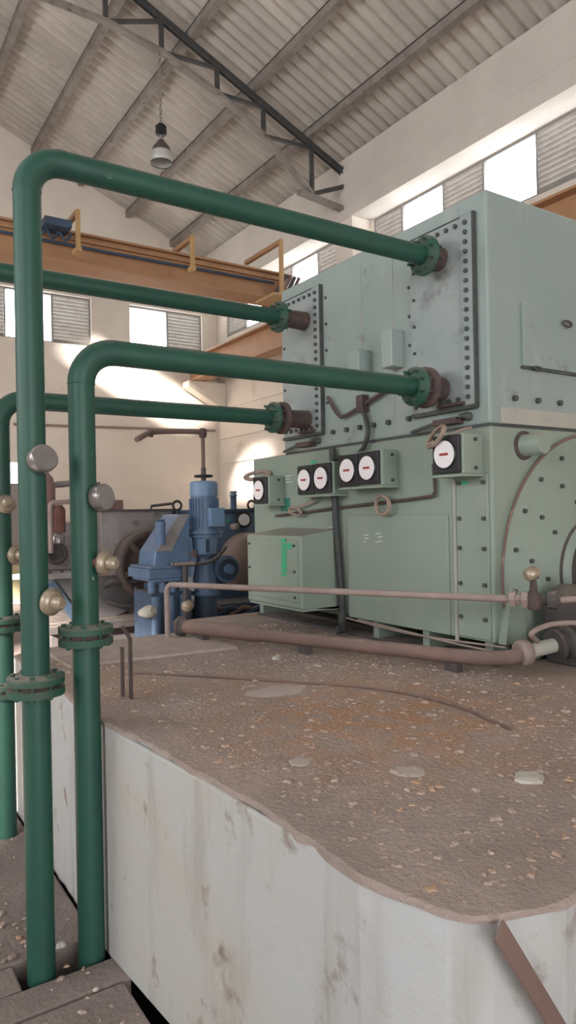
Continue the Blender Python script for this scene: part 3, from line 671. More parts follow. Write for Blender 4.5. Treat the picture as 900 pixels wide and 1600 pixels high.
# rear strips around the near corner of the stator
MB().box((XF - 0.010, 2.35, 1.0), (XF + 0.001, 2.56, 1.82)).build('corner_cover', 'machine', mo, 0.004)
MB().box((XF - 0.006, 2.565, 0.97), (XF + 0.001, 2.585, 1.86)).build('edge_strip', 'patch', mo)
for z in (1.10, 1.27, 1.45, 1.60, 1.78):
    for y in (2.375, 2.535): place('bolt', boltX, bodyo, (XF - 0.010, y, z))
MB().box((XF - 0.010, 2.62, 0.99), (XF + 0.001, 3.47, 1.62)).build('side_cover', 'machine', mo, 0.004)
# terminal box low on the long face
tb = MB().prism([(2.42, 3.56, 1.05), (2.42, 3.56, 1.50), (XF + 0.001, 3.56, 1.54), (XF + 0.001, 3.56, 1.02)], (0, 0.66, 0)).build('terminal_box', 'machine', mo, 0.008)
MB().box((2.412, 3.60, 1.09), (2.421, 4.19, 1.47)).build('terminal_cover', 'machine', mo, 0.003)
MB().box((2.424, 3.56, 1.035), (2.70, 4.2, 1.049)).build('terminal_flange', 'machine', mo)
for y in (3.62, 4.17):
    for z in (1.12, 1.28, 1.44): place('bolt', boltXs, tb, (2.412, y, z))
# gauges
def gauge(root, y, z, x, s=0.088, r=0.068):
    MB().box((x - 0.018, y - s, z - s * 1.06), (x, y + s, z + s * 1.06)).build('bezel', 'black', root, 0.004)
    MB().lathe((x - 0.016, y, z), (-1, 0, 0), [(0, r + 0.006), (0.010, r + 0.004), (0.012, r)], 28).build('dial_ring', 'black', root)
    MB().lathe((x - 0.0275, y, z), (-1, 0, 0), [(0, r), (0.002, r - 0.001)], 28).build('dial', 'dial', root)
    MB().box((x - 0.0315, y - 0.028, z - 0.006), (x - 0.0296, y + 0.028, z + 0.006)).build('pointer', 'red', root)
def gauge_box(ya, yb, za, zb, dp, dials, lab=None):
    b = MB().box((XF - dp, ya, za), (XF + 0.001, yb, zb)).build('gauge_box', 'machine', mo, 0.006)
    MB().box((XF - dp - 0.012, ya - 0.008, za - 0.012), (XF + 0.001, yb + 0.008, za)).build('box_lip', 'machine', mo)
    for (y, z) in dials: gauge(b, y, z, XF - dp)
    for zz in (za + 0.03, zb - 0.03): place('bolt', boltmesh(0.01, 0.01, axis='y-'), b, (XF - dp * 0.4, ya, zz))
    return b
def fz(u, v, dp): return P(u, v, X=XF - dp - 0.03)
ga, gb_ = fz(541, 735, .12), fz(572, 731, .12)
gauge_box(gb_.y - 0.105, ga.y + 0.09, min(ga.z, gb_.z) - 0.10, max(ga.z, gb_.z) + 0.10, 0.12, [(ga.y, ga.z), (gb_.y, gb_.z)])
ga, gb_ = fz(474, 750, .10), fz(500, 747, .10)
gauge_box(gb_.y - 0.105, ga.y + 0.10, min(ga.z, gb_.z) - 0.10, max(ga.z, gb_.z) + 0.10, 0.10, [(ga.y, ga.z), (gb_.y, gb_.z)])
gc = fz(693, 710, .14); gauge_box(gc.y - 0.10, gc.y + 0.10, gc.z - 0.10, gc.z + 0.10, 0.14, [(gc.y, gc.z)])
gd = fz(403, 766, .13); gauge_box(gd.y - 0.10, gd.y + 0.10, gd.z - 0.10, gd.z + 0.10, 0.13, [(gd.y, gd.z)])
# conduits and the black cable down the face
mb = MB().tube(smooth_path([P(u, v, X=XF - 0.035) for u, v in ((519, 700), (521, 735), (524, 800), (528, 860), (533, 920), (535, 960))], 5), 0.021, 10)
mb.tube([P(535, 958, X=XF - 0.035), P(534, 985, X=XF - 0.05), V(XF - 0.08, 3.50, PZ + 0.036)], 0.03, 8); mb.build('black_conduit', 'cable', mo)
MB().tube(smooth_path([P(u, v, X=XF - 0.02) for u, v in ((431, 806), (480, 800), (530, 793), (600, 785), (670, 776), (678, 772))], 4) + [P(680, 768, X=XF - 0.02), P(677, 725, X=XF - 0.02)], 0.009, 8).build('conduit', 'rust', mo)
MB().tube([P(420, 835, X=XF - 0.012), P(522, 824, X=XF - 0.012)], 0.008, 6).build('conduit', 'patch', mo)
for u, v in ((425, 838), (452, 834), (470, 832), (503, 828)): place('bolt', boltX, bodyo, P(u, v, X=XF))
# paint marks: green daub, dark green label, white stencil strokes
def stroke(u0, v0, u1, v1, x, hgt, material, name):
    a, b = P(u0, v0, X=x), P(u1, v1, X=x); MB().bar(a, b, hgt, 0.002, up=(1, 0, 0)).build(name, material, mo)
XT = 2.4105
def rectmark(u0, v0, u1, v1, x, material, name):
    a, b, c_, d__ = (P(u, v, X=x) for u, v in ((u0, v0), (u1, v0), (u1, v1), (u0, v1)))
    MB().prism([a, b, c_, d__], (-0.0015, 0, 0)).build(name, material, mo)
for (a, b, c_, d__) in ((439, 842, 446, 847), (440, 849, 456, 853), (440, 854, 455, 858), (440, 859, 448, 862), (440, 863, 447.5, 868), (440, 869, 447.5, 874), (440, 875, 447.5, 880), (440, 881, 448, 888), (440, 889, 448, 894), (440, 896, 447, 900)):
    rectmark(a, b, c_, d__, XT, 'green_mark', 'paint_daub')
rectmark(439, 778, 453, 799, XF - 0.001, 'teal_mark', 'green_label')
rectmark(486, 720, 494, 725, XF - 0.001, 'green_mark', 'paint_spot'); rectmark(721, 752, 731, 757, XF - 0.011, 'green_mark', 'paint_spot')
for (a, b, c_, d__) in ((569, 836.5, 576, 835.5), (569, 841.5, 576, 841), (587, 834, 594.5, 833), (590, 839.5, 597, 838.5), (587.5, 847, 597, 845.5), (569, 846.5, 572, 846.2)): stroke(a, b, c_, d__, XF - 0.011, 0.007, 'white_mark', 'stencil_mark')
for (a, b, c_, d__) in ((446, 744.3, 455, 743), (446, 748.5, 452, 748), (447, 753.5, 457, 752.5)): stroke(a, b, c_, d__, XF - 0.001, 0.007, 'white_mark', 'stencil_mark')
# end shield at the near end
EC = V(3.5, YN, 1.30)
es = MB().lathe(EC, (0, -1, 0), [(-0.002, 0.742), (0.014, 0.742), (0.02, 0.735), (0.02, 0.30), (0.05, 0.275), (0.06, 0.25)], 72).floor_at(PZ + 0.003).build('end_shield', 'machine', mo)
MB().tube(arc(EC + V(0, -0.30 + 0.275, 0), 0.29, 0, 2 * math.pi, 48, (1, 0, 0), (0, 0, 1)), 0.010, 6, caps=False).build('hub_ring', 'darkcast', es)
MB().tube(arc(EC + V(0, -0.016, 0), 0.738, 0, 2 * math.pi, 72, (1, 0, 0), (0, 0, 1)), 0.008, 6, caps=False).floor_at(PZ + 0.003).build('shield_ring', 'brownpipe', es)
for r_, cnt, ph in ((0.66, 20, 0.1), (0.53, 14, 0.3), (0.40, 10, 0.05)):
    for k in range(cnt):
        a = ph + 2 * math.pi * k / cnt
        if EC.z + r_ * math.sin(a) > PZ + 0.05: place('bolt', boltY, es, (EC.x + r_ * math.cos(a), YN - 0.02, EC.z + r_ * math.sin(a)))
MB().lathe(EC + V(0, -0.06, 0), (0, -1, 0), [(0, 0.25), (0.12, 0.24), (0.16, 0.20), (0.22, 0.18)], 36).build('bearing_housing', 'darkcast', es)
MB().lathe(EC + V(0, -0.27, 0), (0, -1, 0), [(0, 0.06), (0.2, 0.06)], 20).build('shaft_end', 'steel_pale', es)
MB().lathe((2.96, YN + 0.002, 1.965), (0, -1, 0), [(0, 0.062), (0.008, 0.055), (0.12, 0.055), (0.128, 0.05)], 28).build('air_plug', 'machine', mo)
MB().lathe((2.96, YN + 0.002, 1.965), (0, -1, 0), [(0, 0.075), (0.012, 0.072)], 28).build('plug_collar', 'rust', mo)
MB().prism([(2.74, YN, 0.985), (2.90, YN, 0.985), (2.86, YN, 1.22), (2.79, YN, 1.26)], (0, -0.05, 0)).build('foot_gusset', 'machine', mo)

# cord coils hanging on the motor
def coil(c, r, dirs, label, turns=4, sq=1.0, tail=None, th=0.007):
    ax, ay = dirs; pts_ = []
    for i in range(turns * 16 + 1):
        t = 2 * math.pi * i / 16; k = 1 + 0.10 * math.sin(i * 0.37) + 0.05 * (i / 16 % 2)
        pts_.append(V(*c) + V(*ax) * (r * k * math.cos(t)) + V(*ay) * (r * k * sq * math.sin(t)) + V(-0.006 * ((i // 16) % 3), 0, 0))
    if tail: pts_ += [V(*q) for q in tail]
    return tag(MB().tube(pts_, th, 6).build('cord_coil', 'rope'), label, 'cord', 'cord coils hung on the motor')
c_ = P(598, 790, X=XF - 0.045); coil(tuple(c_), 0.055, ((0, 1, 0), (0, 0, 1)), 'tan cord coil hung below the middle pair of dial gauges', 4, 0.95)
c_ = P(462, 799, X=XF - 0.045); coil(tuple(c_), 0.07, ((0, 1, 0.15), (0, 0, 1)), 'flattened brown cord bundle above the low terminal box', 3, 0.35, [tuple(P(494, 782, X=XF - 0.03))])
c_ = P(681, 684, X=XF - 0.17); coil(tuple(c_), 0.07, ((0.2, 1, -0.45), (0.3, 0.1, 0.9)), 'tan cord coil draped over the single near dial gauge', 5, 0.55, [tuple(P(720, 672, X=XF - 0.10)), tuple(P(736, 668, X=XF - 0.02))])
c_ = P(404, 743, X=XF - 0.09); coil(tuple(c_), 0.085, ((0.85, -0.5, 0.15), (0.1, 0, 1)), 'dark dusty cord bundle on top of the far dial gauge', 4, 0.28, th=0.014)

# ================================================================== LOW PIPES ON THE PLINTH
lowp = thing('oil_pipe', (2.2, 3.1, PZ), 'thick rusty brown pipe lying low along the plinth before the motor', 'pipe')
A, B = V(1.84, 4.02, 0.952), V(2.60, 2.16, 0.945)
dd = (B - A).normalized()
MB().tube([A + dd * 0.02, A + dd * 0.50, A + dd * 0.56, A + dd * 0.60], [0.042, 0.043, 0.044, 0.037], 18).build('sleeve', 'brownpipe', lowp)
L_ = (B - A).length
bend = [A + dd * 0.58, A + dd * (L_ * 0.6), A + dd * (L_ - 0.25), A + dd * (L_ - 0.12) + V(0, 0, 0.003), B + V(0.02, 0.0, 0.015), B + V(0.08, -0.02, 0.03)]
MB().tube(bend[:3] + smooth_path(bend[3:], 4), 0.035, 18).build('run', 'brownpipe', lowp)
c1 = B + V(0.06, -0.015, 0.03); ax_ = V(0.95, -0.25, 0.12).normalized()
MB().lathe(c1, ax_, [(0, 0.05), (0.01, 0.06), (0.05, 0.06), (0.06, 0.045)], 20).build('coupling', 'palepipe', lowp)
MB().lathe(c1 + ax_ * 0.05, ax_, [(0, 0.034), (0.20, 0.034)], 16).build('nipple', 'patch', lowp)
MB().lathe(c1 + ax_ * 0.20, ax_, [(0, 0.075), (0.025, 0.075), (0.0255, 0.05), (0.06, 0.05), (0.0605, 0.078), (0.085, 0.078)], 20).build('flange', 'darkcast', lowp)
MB().lathe(A + dd * -0.03, dd, [(0, 0.062), (0.025, 0.062), (0.0255, 0.05), (0.05, 0.045)], 20).build('flange', 'darkcast', lowp)
for k in (0.16, 0.9, 1.75):
    s_ = A + dd * k; MB().box((s_.x - 0.02, s_.y - 0.04, PZ + (0.016 if k < 0.5 else 0)), (s_.x + 0.02, s_.y + 0.04, s_.z - 0.034)).build('pipe_support', 'darkcast', lowp)
thin = thing('handrail_pipe', (1.755, 4.07, PZ), 'thin pale pipe on a post running waist high across the motor face', 'pipe')
A2, B2 = V(1.755, 4.07, 1.215), V(2.55, 2.06, 1.245)
d2 = (B2 - A2).normalized()
MB().tube([V(A2.x, A2.y, PZ + 0.016), V(A2.x, A2.y, 1.16)] + arc(A2 + V(0, 0, -0.045) + d2 * 0.045, 0.045, math.pi, math.pi / 2, 5, d2, (0, 0, 1)) + [A2 + d2 * 0.1], 0.017, 12).build('post', 'palepipe', thin)
MB().tube([A2 + d2 * 0.08, B2], 0.017, 12).build('rail', 'palepipe', thin)
MB().lathe(B2 - d2 * 0.03, d2, [(0, 0.018), (0.005, 0.036), (0.03, 0.036), (0.031, 0.024), (0.06, 0.026), (0.061, 0.04), (0.085, 0.038), (0.09, 0.02)], 6, smooth=False).build('union_nut', 'palepipe', thin)
vb = B2 + d2 * 0.075
MB().lathe(vb, (0, 0, 1), [(-0.045, 0.02), (-0.03, 0.032), (0.02, 0.032), (0.04, 0.018), (0.10, 0.012)], 14).build('valve_body', 'rust', thin)
MB().lathe(vb + V(-0.012, -0.0, 0.115), (0.75, -0.3, 0.25), [(-0.03, 0.02), (-0.02, 0.03), (0.02, 0.03), (0.034, 0.016)], 16).build('valve_knob', 'brass', thin)
B3 = vb + V(0.045, -0.06, 0.0)
MB().lathe(B3, V(0.5, -0.8, 0.02), [(-0.05, 0.02), (-0.018, 0.02), (-0.017, 0.038), (0.018, 0.042), (0.022, 0.03), (0.034, 0.02)], 8, smooth=False).build('union_nut', 'darkcast', thin)
MB().tube([B3, B3 + V(0.16, -0.16, 0.012), B3 + V(0.5, -0.42, 0.03)], 0.014, 10).build('tail_pipe', 'palepipe', thin)
MB().tube([B3 + V(0.5, -0.42, 0.03), B3 + V(0.53, -0.44, -0.02), V(B3.x + 0.535, B3.y - 0.445, PZ)], 0.014, 10).build('tail_post', 'palepipe', thin)
# loose wires drooping under the motor edge
for i, (a, b, c_, lb) in enumerate((((528, 962), (640, 990), (790, 1012), 'upper grey wire drooping along the motor underside'), ((560, 968), (700, 1003), (785, 1020), 'lower grey wire sagging to the brown pipe coupling'))):
    q = [P(*a, X=XF - 0.02), P(*b, X=XF - 0.05 - 0.02 * i), P(*c_, X=XF - 0.06)]
    tag(MB().tube(smooth_path(q, 8), 0.006, 6).build('loose_wire', 'palepipe'), lb, 'wire', 'wires under the motor')
hz = smooth_path([c1 + V(0.06, -0.06, 0.06), P(830, 990, Y=2.0), P(860, 976, Y=1.98), P(905, 974, Y=1.93), P(935, 985, Y=1.90)], 6)
tag(MB().tube(hz, 0.012, 8).build('grey_hose', 'palepipe'), 'grey hose looping behind the pipe coupling at the right edge', 'hose')
# cast coupling guard at the right edge in front of the shield
cg = thing('bearing_pedestal', (3.1, 2.1, PZ), 'dark dusty bearing pedestal at the right edge before the round end shield', 'pedestal')
MB().box((3.01, 1.98, PZ), (3.45, 2.26, PZ + 0.07)).build('foot', 'darkcast', cg, 0.01)
MB().lathe((3.09, 1.97, 1.11), (0, 1, 0), [(0, 0.10), (0.005, 0.12), (0.04, 0.12), (0.045, 0.155), (0.24, 0.155), (0.27, 0.12)], 28).build('housing', 'darkcast', cg)
MB().box((2.99, 2.02, PZ + 0.07), (3.2, 2.22, 1.05)).build('column', 'darkcast', cg, 0.01)
MB().lathe((2.99, 2.0, 1.24), (-0.3, -0.5, 0.6), [(-0.03, 0.025), (0.03, 0.025), (0.031, 0.04), (0.05, 0.04)], 6, smooth=False).build('oil_cup', 'rust', cg)

# ================================================================== BLUE PUMP SET BEYOND THE PLINTH
def Pp(u, v, Y): return P(u, v, Y=Y)
YP = 5.45
cx = Pp(319, 800, YP).x; sc_ = (Pp(341, 800, YP).x - Pp(297, 800, YP).x) / 2     # motor radius along the picture
def zz(v, Y=YP, u=319): return Pp(u, v, Y).z
def ur(px, Y=YP, u=319):                                                  # metres for a pixel length at that depth
    q = Pp(u, 850, Y); D = q.x * FW.x + q.y * FW.y; return px * D / 1100
pu = thing('vertical_pump', (cx, YP, 0), 'bright blue vertical pump motor standing under the handwheel spindle', 'pump')
r0 = ur(22)
MB().lathe((cx, YP, zz(775)), (0, 0, 1), [(0, r0 * 1.0), (zz(756) - zz(775), r0), (zz(753) - zz(775), r0 * .94), (zz(752) - zz(775), r0 * .8)], 32).build('fan_cowl', 'blue_pale', pu)
MB().lathe((cx, YP, zz(828)), (0, 0, 1), [(0, r0 * .95), (zz(775) - zz(828), r0 * .95)], 32).build('motor_body', 'blue', pu)
for k in range(26):
    a = 2 * math.pi * k / 26
    MB().bar((cx + r0 * .97 * math.cos(a), YP + r0 * .97 * math.sin(a), zz(824)), (cx + r0 * .97 * math.cos(a), YP + r0 * .97 * math.sin(a), zz(779)), 0.006, 0.02, up=(math.cos(a), math.sin(a), 0)).build('cooling_fin', 'blue', pu)
q = Pp(334, 808, YP - r0); MB().box((q.x - ur(11), YP - r0 - 0.06, zz(823)), (q.x + ur(14), YP - r0 + 0.05, zz(794))).build('terminal_box', 'blue_pale', pu, 0.006)
for v0, v1, k in ((834, 829, 1.32), (839, 835, 1.22), (829, 826, 1.12)): MB().lathe((cx, YP, zz(v0)), (0, 0, 1), [(0, r0 * k), (zz(v1) - zz(v0), r0 * k)], 28).build('motor_flange', 'blue', pu)
MB().lathe((cx, YP, zz(866)), (0, 0, 1), [(0, r0 * .8), (zz(838) - zz(866), r0 * .92)], 28).build('lantern', 'blue_pale', pu)
MB().box((cx - ur(7), YP - r0 * .95, zz(862)), (cx - ur(2), YP - r0 * .8, zz(842))).build('lantern_slot', 'darkblue', pu)
MB().lathe((cx, YP, zz(869)), (0, 0, 1), [(0, r0 * .95), (zz(865) - zz(869), r0 * .95)], 28).build('lower_flange', 'darkblue', pu)
MB().lathe((cx, YP, zz(926)), (0, 0, 1), [(0, r0 * .85), (0.05, r0 * .75), (0.12, r0 * .9), (zz(869) - zz(926), r0 * .55)], 28).build('pump_casing', 'blue', pu)
MB().lathe((cx, YP, zz(929)), (0, 0, 1), [(0, r0 * 1.0), (zz(924) - zz(929), r0 * 1.0)], 28).build('base_flange', 'blue', pu)
MB().lathe((cx, YP, 0), (0, 0, 1), [(0, r0 * 1.3), (0.03, r0 * 1.3), (0.031, r0 * .8), (zz(929), r0 * .8)], 28).build('pump_column', 'darkblue', pu)
q = Pp(356, 889, YP - 0.1)
MB().lathe((q.x, YP + 0.05, q.z), (0, -1, 0), [(0, ur(21)), (0.14, ur(21))], 28).build('gear_case', 'blue', pu)
MB().lathe((q.x, YP - 0.089, q.z), (0, -1, 0), [(0, ur(17)), (0.02, ur(16))], 28).build('gear_cover', 'darkblue', pu)
MB().lathe((q.x, YP - 0.108, q.z), (0, -1, 0), [(0, ur(8)), (0.05, ur(7))], 20).build('gear_boss', 'blue', pu)
MB().tube(smooth_path([Pp(270, 882, YP - .2), Pp(290, 882, YP - .2), Pp(318, 880, YP - .2), Pp(338, 872, YP - .2), Pp(352, 855, YP - .1)], 5), 0.016, 8).build('feed_hose', 'darkcast', pu)
MB().box(tuple(Pp(272, 884, YP - .22)), tuple(Pp(300, 877, YP - .16))).build('hose_clamp', 'palepipe', pu)
MB().lathe(tuple(Pp(304, 871, YP - .2)), (0, 0, 1), [(0, .02), (.03, .03), (.06, .02)], 12).build('hose_nut', 'rust', pu)
# overhead rusty elbow with spindle and handwheel
YS = YP
sp = thing('valve_pipe', (cx, YS, zz(752)), 'rusty overhead elbow pipe with a black handwheel spindle above the blue pump', 'pipe')
hpts = [Pp(214, 687, YS - .3), Pp(226, 680, YS - .2), Pp(242, 675, YS), Pp(290, 674, YS), Pp(312, 675, YS)]
MB().tube(smooth_path(hpts, 4), ur(4), 12).build('arm', 'brownpipe', sp)
MB().lathe(tuple(Pp(233, 677, YS - .05)), (1, -.3, .1), [(0, ur(6)), (0.03, ur(6))], 12).build('coupling', 'darkcast', sp)
MB().lathe((cx, YS, zz(684)), (0, 0, 1), [(0, ur(5)), (0.03, ur(6.5)), (0.07, ur(6.5)), (0.08, ur(3))], 14).build('elbow_fitting', 'rust', sp)
MB().cyl((cx, YS, zz(732)), (cx, YS, zz(680)), ur(3), 10).build('spindle', 'brownpipe', sp)
MB().cyl((cx, YS, zz(752)), (cx, YS, zz(731)), ur(4), 10).build('spindle_nut', 'steel', sp)
MB().tube(arc((cx, YS, zz(744)), ur(13), 0, 2 * math.pi, 24, (1, 0, 0), (0, 1, 0)), ur(2), 8, caps=False).build('handwheel_rim', 'black', sp)
for k in range(3):
    a = k * 2.094; MB().cyl((cx, YS, zz(744)), (cx + ur(13) * math.cos(a), YS + ur(13) * math.sin(a), zz(744)), ur(1.5), 6).build('handwheel_spoke', 'black', sp)

# blue casing behind the pump
YK = 6.0
bc = thing('compressor_casing', (3.0, YK, 0), 'dark blue casing behind the pump carrying a round gauge and rusty dome', 'casing')
a, b = Pp(313, 796, YK), Pp(404, 796, YK)
MB().box((a.x, YK, 0), (b.x + 0.05, YK + 0.8, a.z)).build('casing', 'blue', bc, 0.02)
MB().box((a.x - 0.02, YK - 0.03, a.z - 0.035), (b.x + 0.07, YK + 0.82, a.z)).build('top_edge', 'darkblue', bc, 0.006)
MB().box((a.x - 0.3, YK - 0.35, 0), (b.x + 0.05, YK - 0.001, Pp(300, 940, YK).z)).build('bed', 'darkblue', bc, 0.02)
q = Pp(365, 796, YK + .1); MB().lathe((q.x, YK + .1, q.z - 0.03), (0, 0, 1), [(0, ur(5, YK)), (0.16, ur(5, YK)), (0.161, ur(6.5, YK)), (0.175, ur(6.5, YK)), (0.176, ur(4.5, YK)), (0.2, ur(6, YK)), (0.21, ur(6, YK))], 14).build('vent_pipe', 'blue', bc)
q = Pp(383, 812, YK - .05); gs = MB().lathe((q.x, YK - .003, q.z), V(-.25, -1, 0), [(0, ur(13, YK)), (0.05, ur(13, YK)), (0.055, ur(11, YK))], 24).build('gauge_case', 'black', bc)
MB().lathe(V(q.x, YK, q.z) + V(-.25, -1, 0).normalized() * 0.056, V(-.25, -1, 0), [(0, ur(9.5, YK)), (0.003, ur(9.4, YK))], 24).build('gauge_dial', 'dial', gs)
q = Pp(397, 789, YK); MB().tube(arc((q.x, YK + .05, q.z), ur(7, YK), 0, 2 * math.pi, 18, (1, 0, 0), (0, 0, 1)), ur(2, YK), 8, caps=False).build('lifting_ring', 'steel', bc)
q = Pp(371, 823, YK - .1); MB().lathe((q.x, YK + 0.001, q.z), (0, -1, 0), [(0, .03), (0.08, .034), (0.1, .02)], 14).build('plug', 'palepipe', bc)
q = Pp(403, 880, YK - .25); rd = MB().lathe((q.x, YK - 0.001, q.z), (0, -1, 0), [(0, ur(48, YK)), (0.12, ur(48, YK)), (0.2, ur(42, YK)), (0.25, ur(30, YK)), (0.27, ur(10, YK))], 40).build('rusty_dome', 'rustdome', bc)
rectp = Pp(356, 813, YK); MB().box((rectp.x - .015, YK - 0.004, rectp.z - .012), (rectp.x + .02, YK + 0.001, rectp.z + .012)).build('paint_spot', 'green_mark', bc)
for k in range(5):
    q = Pp(300 + k * 22, 925, YK); MB().tube(smooth_path([V(q.x - .12, YK - .42, q.z - .16), V(q.x, YK - .45, q.z - .10), V(q.x + .12, YK - .42, q.z - .14)], 4), 0.022, 8).build('drain_tube', 'darkblue' if k % 2 else 'brownpipe', bc)

# blue gearbox left of the pump with a dusty sloping hopper
YH = 5.35
gb = thing('blue_gearbox', (2.1, YH, 0), 'blue valve block under a dusty sloping hopper left of the pump motor', 'gearbox')
def hx(u, Y=YH): return Pp(u, 860, Y).x
def hz_(v, Y=YH, u=260): return Pp(u, v, Y).z
MB().prism([(hx(240), YH, hz_(885)), (hx(243), YH, hz_(862)), (hx(282), YH, hz_(804)), (hx(297), YH, hz_(804)), (hx(297), YH, hz_(885))], (0, 0.35, 0)).build('hopper', 'blue', gb, 0.01)
MB().prism([(hx(243), YH - .01, hz_(861)), (hx(281), YH - .01, hz_(804)), (hx(296), YH - .01, hz_(804)), (hx(268), YH - .01, hz_(861))], (0, 0.0, 0.0) if False else (0, 0.009, 0)).build('dust_sheet', 'greycast', gb)
for v0, v1, du in ((903, 888, 31), (888, 884, 28), (908, 903, 24)): MB().box((hx(258 - du), YH - .06, hz_(v0)), (hx(262 + du), YH + .4, hz_(v1))).build('block', 'blue', gb, 0.008)
for u in (236, 252, 268, 284): MB().lathe((hx(u), YH + .0, hz_(925)), (0, 0, 1), [(0, ur(6, YH)), (hz_(906) - hz_(925), ur(6, YH)), ], 16).build('cylinder', 'blue', gb)
MB().lathe((hx(248), YH - .05, hz_(850)), (0, 0, 1), [(0, ur(7, YH)), (hz_(822) - hz_(850), ur(7, YH)), (hz_(821) - hz_(850), ur(8, YH)), (hz_(815) - hz_(850), ur(8, YH))], 18).build('filler_pipe', 'blue', gb)
MB().lathe((hx(248), YH - .05, hz_(815)), (0, 0, 1), [(0, ur(5, YH)), (0.012, ur(7, YH)), (0.02, ur(6, YH))], 14).build('filler_cap', 'darkblue', gb)
MB().box((hx(232), YH - .02, 0), (hx(297), YH + .35, hz_(924))).build('pedestal', 'darkblue', gb, 0.01)
for u in (240, 262, 284): MB().lathe((hx(u), YH - .03, 0.3), (0, 0, 1), [(0, ur(7, YH)), (hz_(930) - .3, ur(7, YH))], 14).build('drain_leg', 'blue', gb)
MB().tube([(hx(276), YH - .16, 0.45), (hx(276), YH - .16, hz_(884))], 0.022, 10).build('sight_pipe', 'darkcast', gb)
MB().lathe((hx(278), YH - .16, hz_(955)), (0, 0, 1), [(0, .02), (.03, .05), (.07, .05), (.1, .02)], 12).build('cock', 'brass', gb)
MB().lathe((hx(222), YH - .1, hz_(950)), (0.2, -1, 0.2), [(-.1, .03), (0, .05), (.05, .05), (.08, .03)], 14).build('tag_valve', 'patch', gb)
q = V(hx(286), YH + .1, hz_(790)); MB().tube(arc(q, ur(7, YH), 0, 2 * math.pi, 18, (1, 0, 0), (0, 0, 1)), ur(2, YH), 8, caps=False).build('lifting_ring', 'black', gb)
MB().cyl(q - V(0, 0, ur(7, YH)), (q.x, q.y, hz_(806)), ur(2.5, YH), 8).build('ring_stem', 'black', gb)

# grey machine casing
YM = 6.35
gm = thing('grey_engine', (2.3, YM, 0), 'dusty grey machine casing with a dark flywheel behind the green risers', 'engine')
def mx_(u): return Pp(u, 860, YM).x
def mz(v): return Pp(180, v, YM).z
MB().box((mx_(163), YM + .1, mz(890)), (mx_(278), YM + .9, mz(797))).build('upper_casing', 'greycast', gm, 0.015)
MB().box((mx_(160), YM + .06, mz(799)), (mx_(279), YM + .92, mz(796))).build('casing_lid', 'darkcast', gm)
MB().box((mx_(76), YM + .3, mz(890)), (mx_(163) - 0.001, YM + .9, mz(815))).build('end_casing', 'greycast', gm, 0.02)
MB().box((mx_(72), YM - .02, mz(899)), (mx_(240), YM + .9, mz(890))).build('split_flange', 'greycast', gm, 0.006)
for k in range(8): place('bolt', boltmesh(0.014, 0.02, axis='z+'), gm, (mx_(78 + k * 19), YM + .02, mz(890)))
MB().prism([(mx_(76), YM, mz(899)), (mx_(214), YM, mz(899)), (mx_(214), YM, mz(950)), (mx_(170), YM, mz(968)), (mx_(120), YM, mz(962)), (mx_(95), YM, mz(920))], (0, 0.8, 0)).build('lower_casing', 'lowgrey', gm, 0.01)
MB().prism([(mx_(72), YM - .05, mz(905)), (mx_(80), YM - .05, mz(899)), (mx_(122), YM - .05, mz(958)), (mx_(112), YM - .05, mz(966))], (0, 0.05, 0)).build('brace', 'darkblue', gm)
MB().box((mx_(70), YM - .1, 0), (mx_(278), YM + .9, mz(962))).build('bed', 'darkcast', gm, 0.02)
MB().box((mx_(62), YM - .25, mz(975)), (mx_(232), YM - .1, mz(963))).build('bed_ledge', 'darkcast', gm, 0.01)
fw = MB().lathe((mx_(232), YM + .098, mz(885)), (0, -1, 0), [(0, ur(52, YM)), (0.03, ur(53, YM)), (0.16, ur(53, YM)), (0.19, ur(50, YM)), (0.191, ur(43, YM)), (0.165, ur(41, YM)), (0.165, ur(16, YM)), (0.2, ur(14, YM)), (0.22, ur(9, YM))], 44).build('flywheel', 'flywheel', gm)
for k in range(6):
    a = k * math.pi / 3 + .3; MB().bar((mx_(232) + ur(14, YM) * math.cos(a), YM - .07, mz(885) + ur(14, YM) * math.sin(a)), (mx_(232) + ur(43, YM) * math.cos(a), YM - .07, mz(885) + ur(43, YM) * math.sin(a)), 0.05, 0.08, up=(0, 1, 0)).build('spoke', 'flywheel', fw)
MB().tube(smooth_path([V(mx_(160), YM - .03, mz(914)), V(mx_(172), YM - .06, mz(908)), V(mx_(190), YM - .06, mz(911)), V(mx_(214), YM - .06, mz(909))], 4), 0.025, 8).build('linkage', 'darkcast', gm)
MB().tube(smooth_path([V(mx_(164), YM - .03, mz(938)), V(mx_(185), YM - .06, mz(946)), V(mx_(212), YM - .06, mz(951))], 4), 0.018, 8).build('linkage', 'darkcast', gm)
MB().bar((mx_(204), YM - .12, mz(958)), (mx_(204), YM - .12, mz(918)), 0.04, 0.02).build('lever', 'brownpipe', gm)
MB().box((mx_(217), YM - .3, 0.3), (mx_(236), YM - .1, mz(912))).build('guide_column', 'darkblue', gm, 0.01)
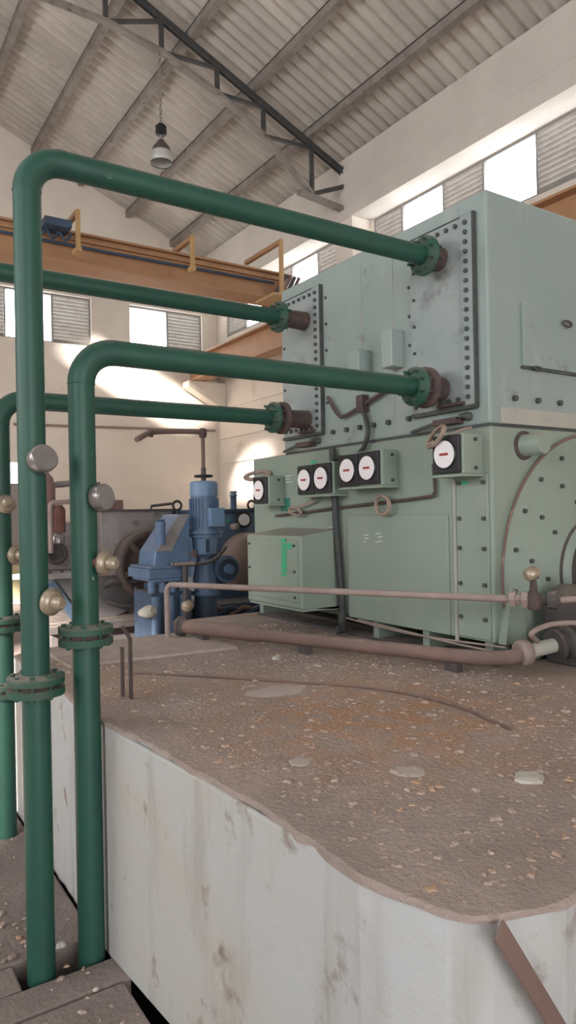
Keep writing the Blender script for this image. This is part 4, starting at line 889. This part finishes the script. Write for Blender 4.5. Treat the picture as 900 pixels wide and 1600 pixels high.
# top fittings
MB().box((mx_(186), YM + .3, mz(797)), (mx_(212), YM + .5, mz(780))).build('oil_box', 'maroon', gm, 0.008)
MB().box((mx_(160), YM + .2, mz(797)), (mx_(188), YM + .45, mz(784))).build('oil_box', 'darkcast', gm, 0.008)
MB().tube([(mx_(150), YM + .2, mz(779)), (mx_(192), YM + .2, mz(779))], 0.018, 8).build('top_pipe', 'palepipe', gm)
for k in range(4): MB().lathe((mx_(169), YM + .25, mz(784 - k * 8)), (0, 0, 1), [(0, ur(5.5, YM)), (0.022, ur(5.5, YM)), (0.0221, ur(3, YM)), (0.05, ur(3, YM))], 14).build('spring_disc', 'steel', gm)
MB().lathe((mx_(85), YM + .3, mz(818)), (0, 0, 1), [(0, ur(15, YM)), (mz(762) - mz(818), ur(15, YM)), (mz(745) - mz(818), ur(12, YM)), (mz(737) - mz(818), ur(6, YM)), (mz(735) - mz(818), ur(1, YM))], 28).build('dome_cover', 'maroon', gm)
MB().tube([(mx_(100), YM + .35, mz(756)), (mx_(140), YM + .35, mz(752))], 0.03, 8).build('top_pipe', 'greycast', gm)
MB().tube(smooth_path([(mx_(82), YM + .05, mz(860)), (mx_(82), YM + .05, mz(800)), (mx_(84), YM + .05, mz(786)), (mx_(96), YM + .05, mz(784)), (mx_(120), YM + .05, mz(783))], 4), 0.022, 8).build('vent_elbow', 'palepipe', gm)
MB().lathe((mx_(100), YM + .12, mz(830)), (0, 0, 1), [(0, ur(8, YM)), (mz(795) - mz(830), ur(8, YM)), (mz(788) - mz(830), ur(4, YM))], 18).build('red_filter', 'redoxide', gm)
MB().lathe((mx_(97), YM + .12, mz(846)), (0, 0, 1), [(0, ur(9, YM)), (mz(836) - mz(846), ur(10, YM)), (mz(831) - mz(846), ur(6, YM))], 18).build('filter_head', 'galv', gm)
MB().lathe((mx_(98), YM + .3, mz(862)), (0, -1, 0), [(0, ur(16, YM)), (0.1, ur(16, YM)), (0.12, ur(12, YM)), (0.05, ur(10, YM))], 26).build('end_cover', 'darkcast', gm)
# short bent rod handle standing on the casing
MB().tube([(mx_(250), YM + .2, mz(797)), (mx_(250), YM + .2, mz(791)), (mx_(284), YM + .2, mz(787))], 0.014, 8).build('top_lever', 'darkcast', gm)
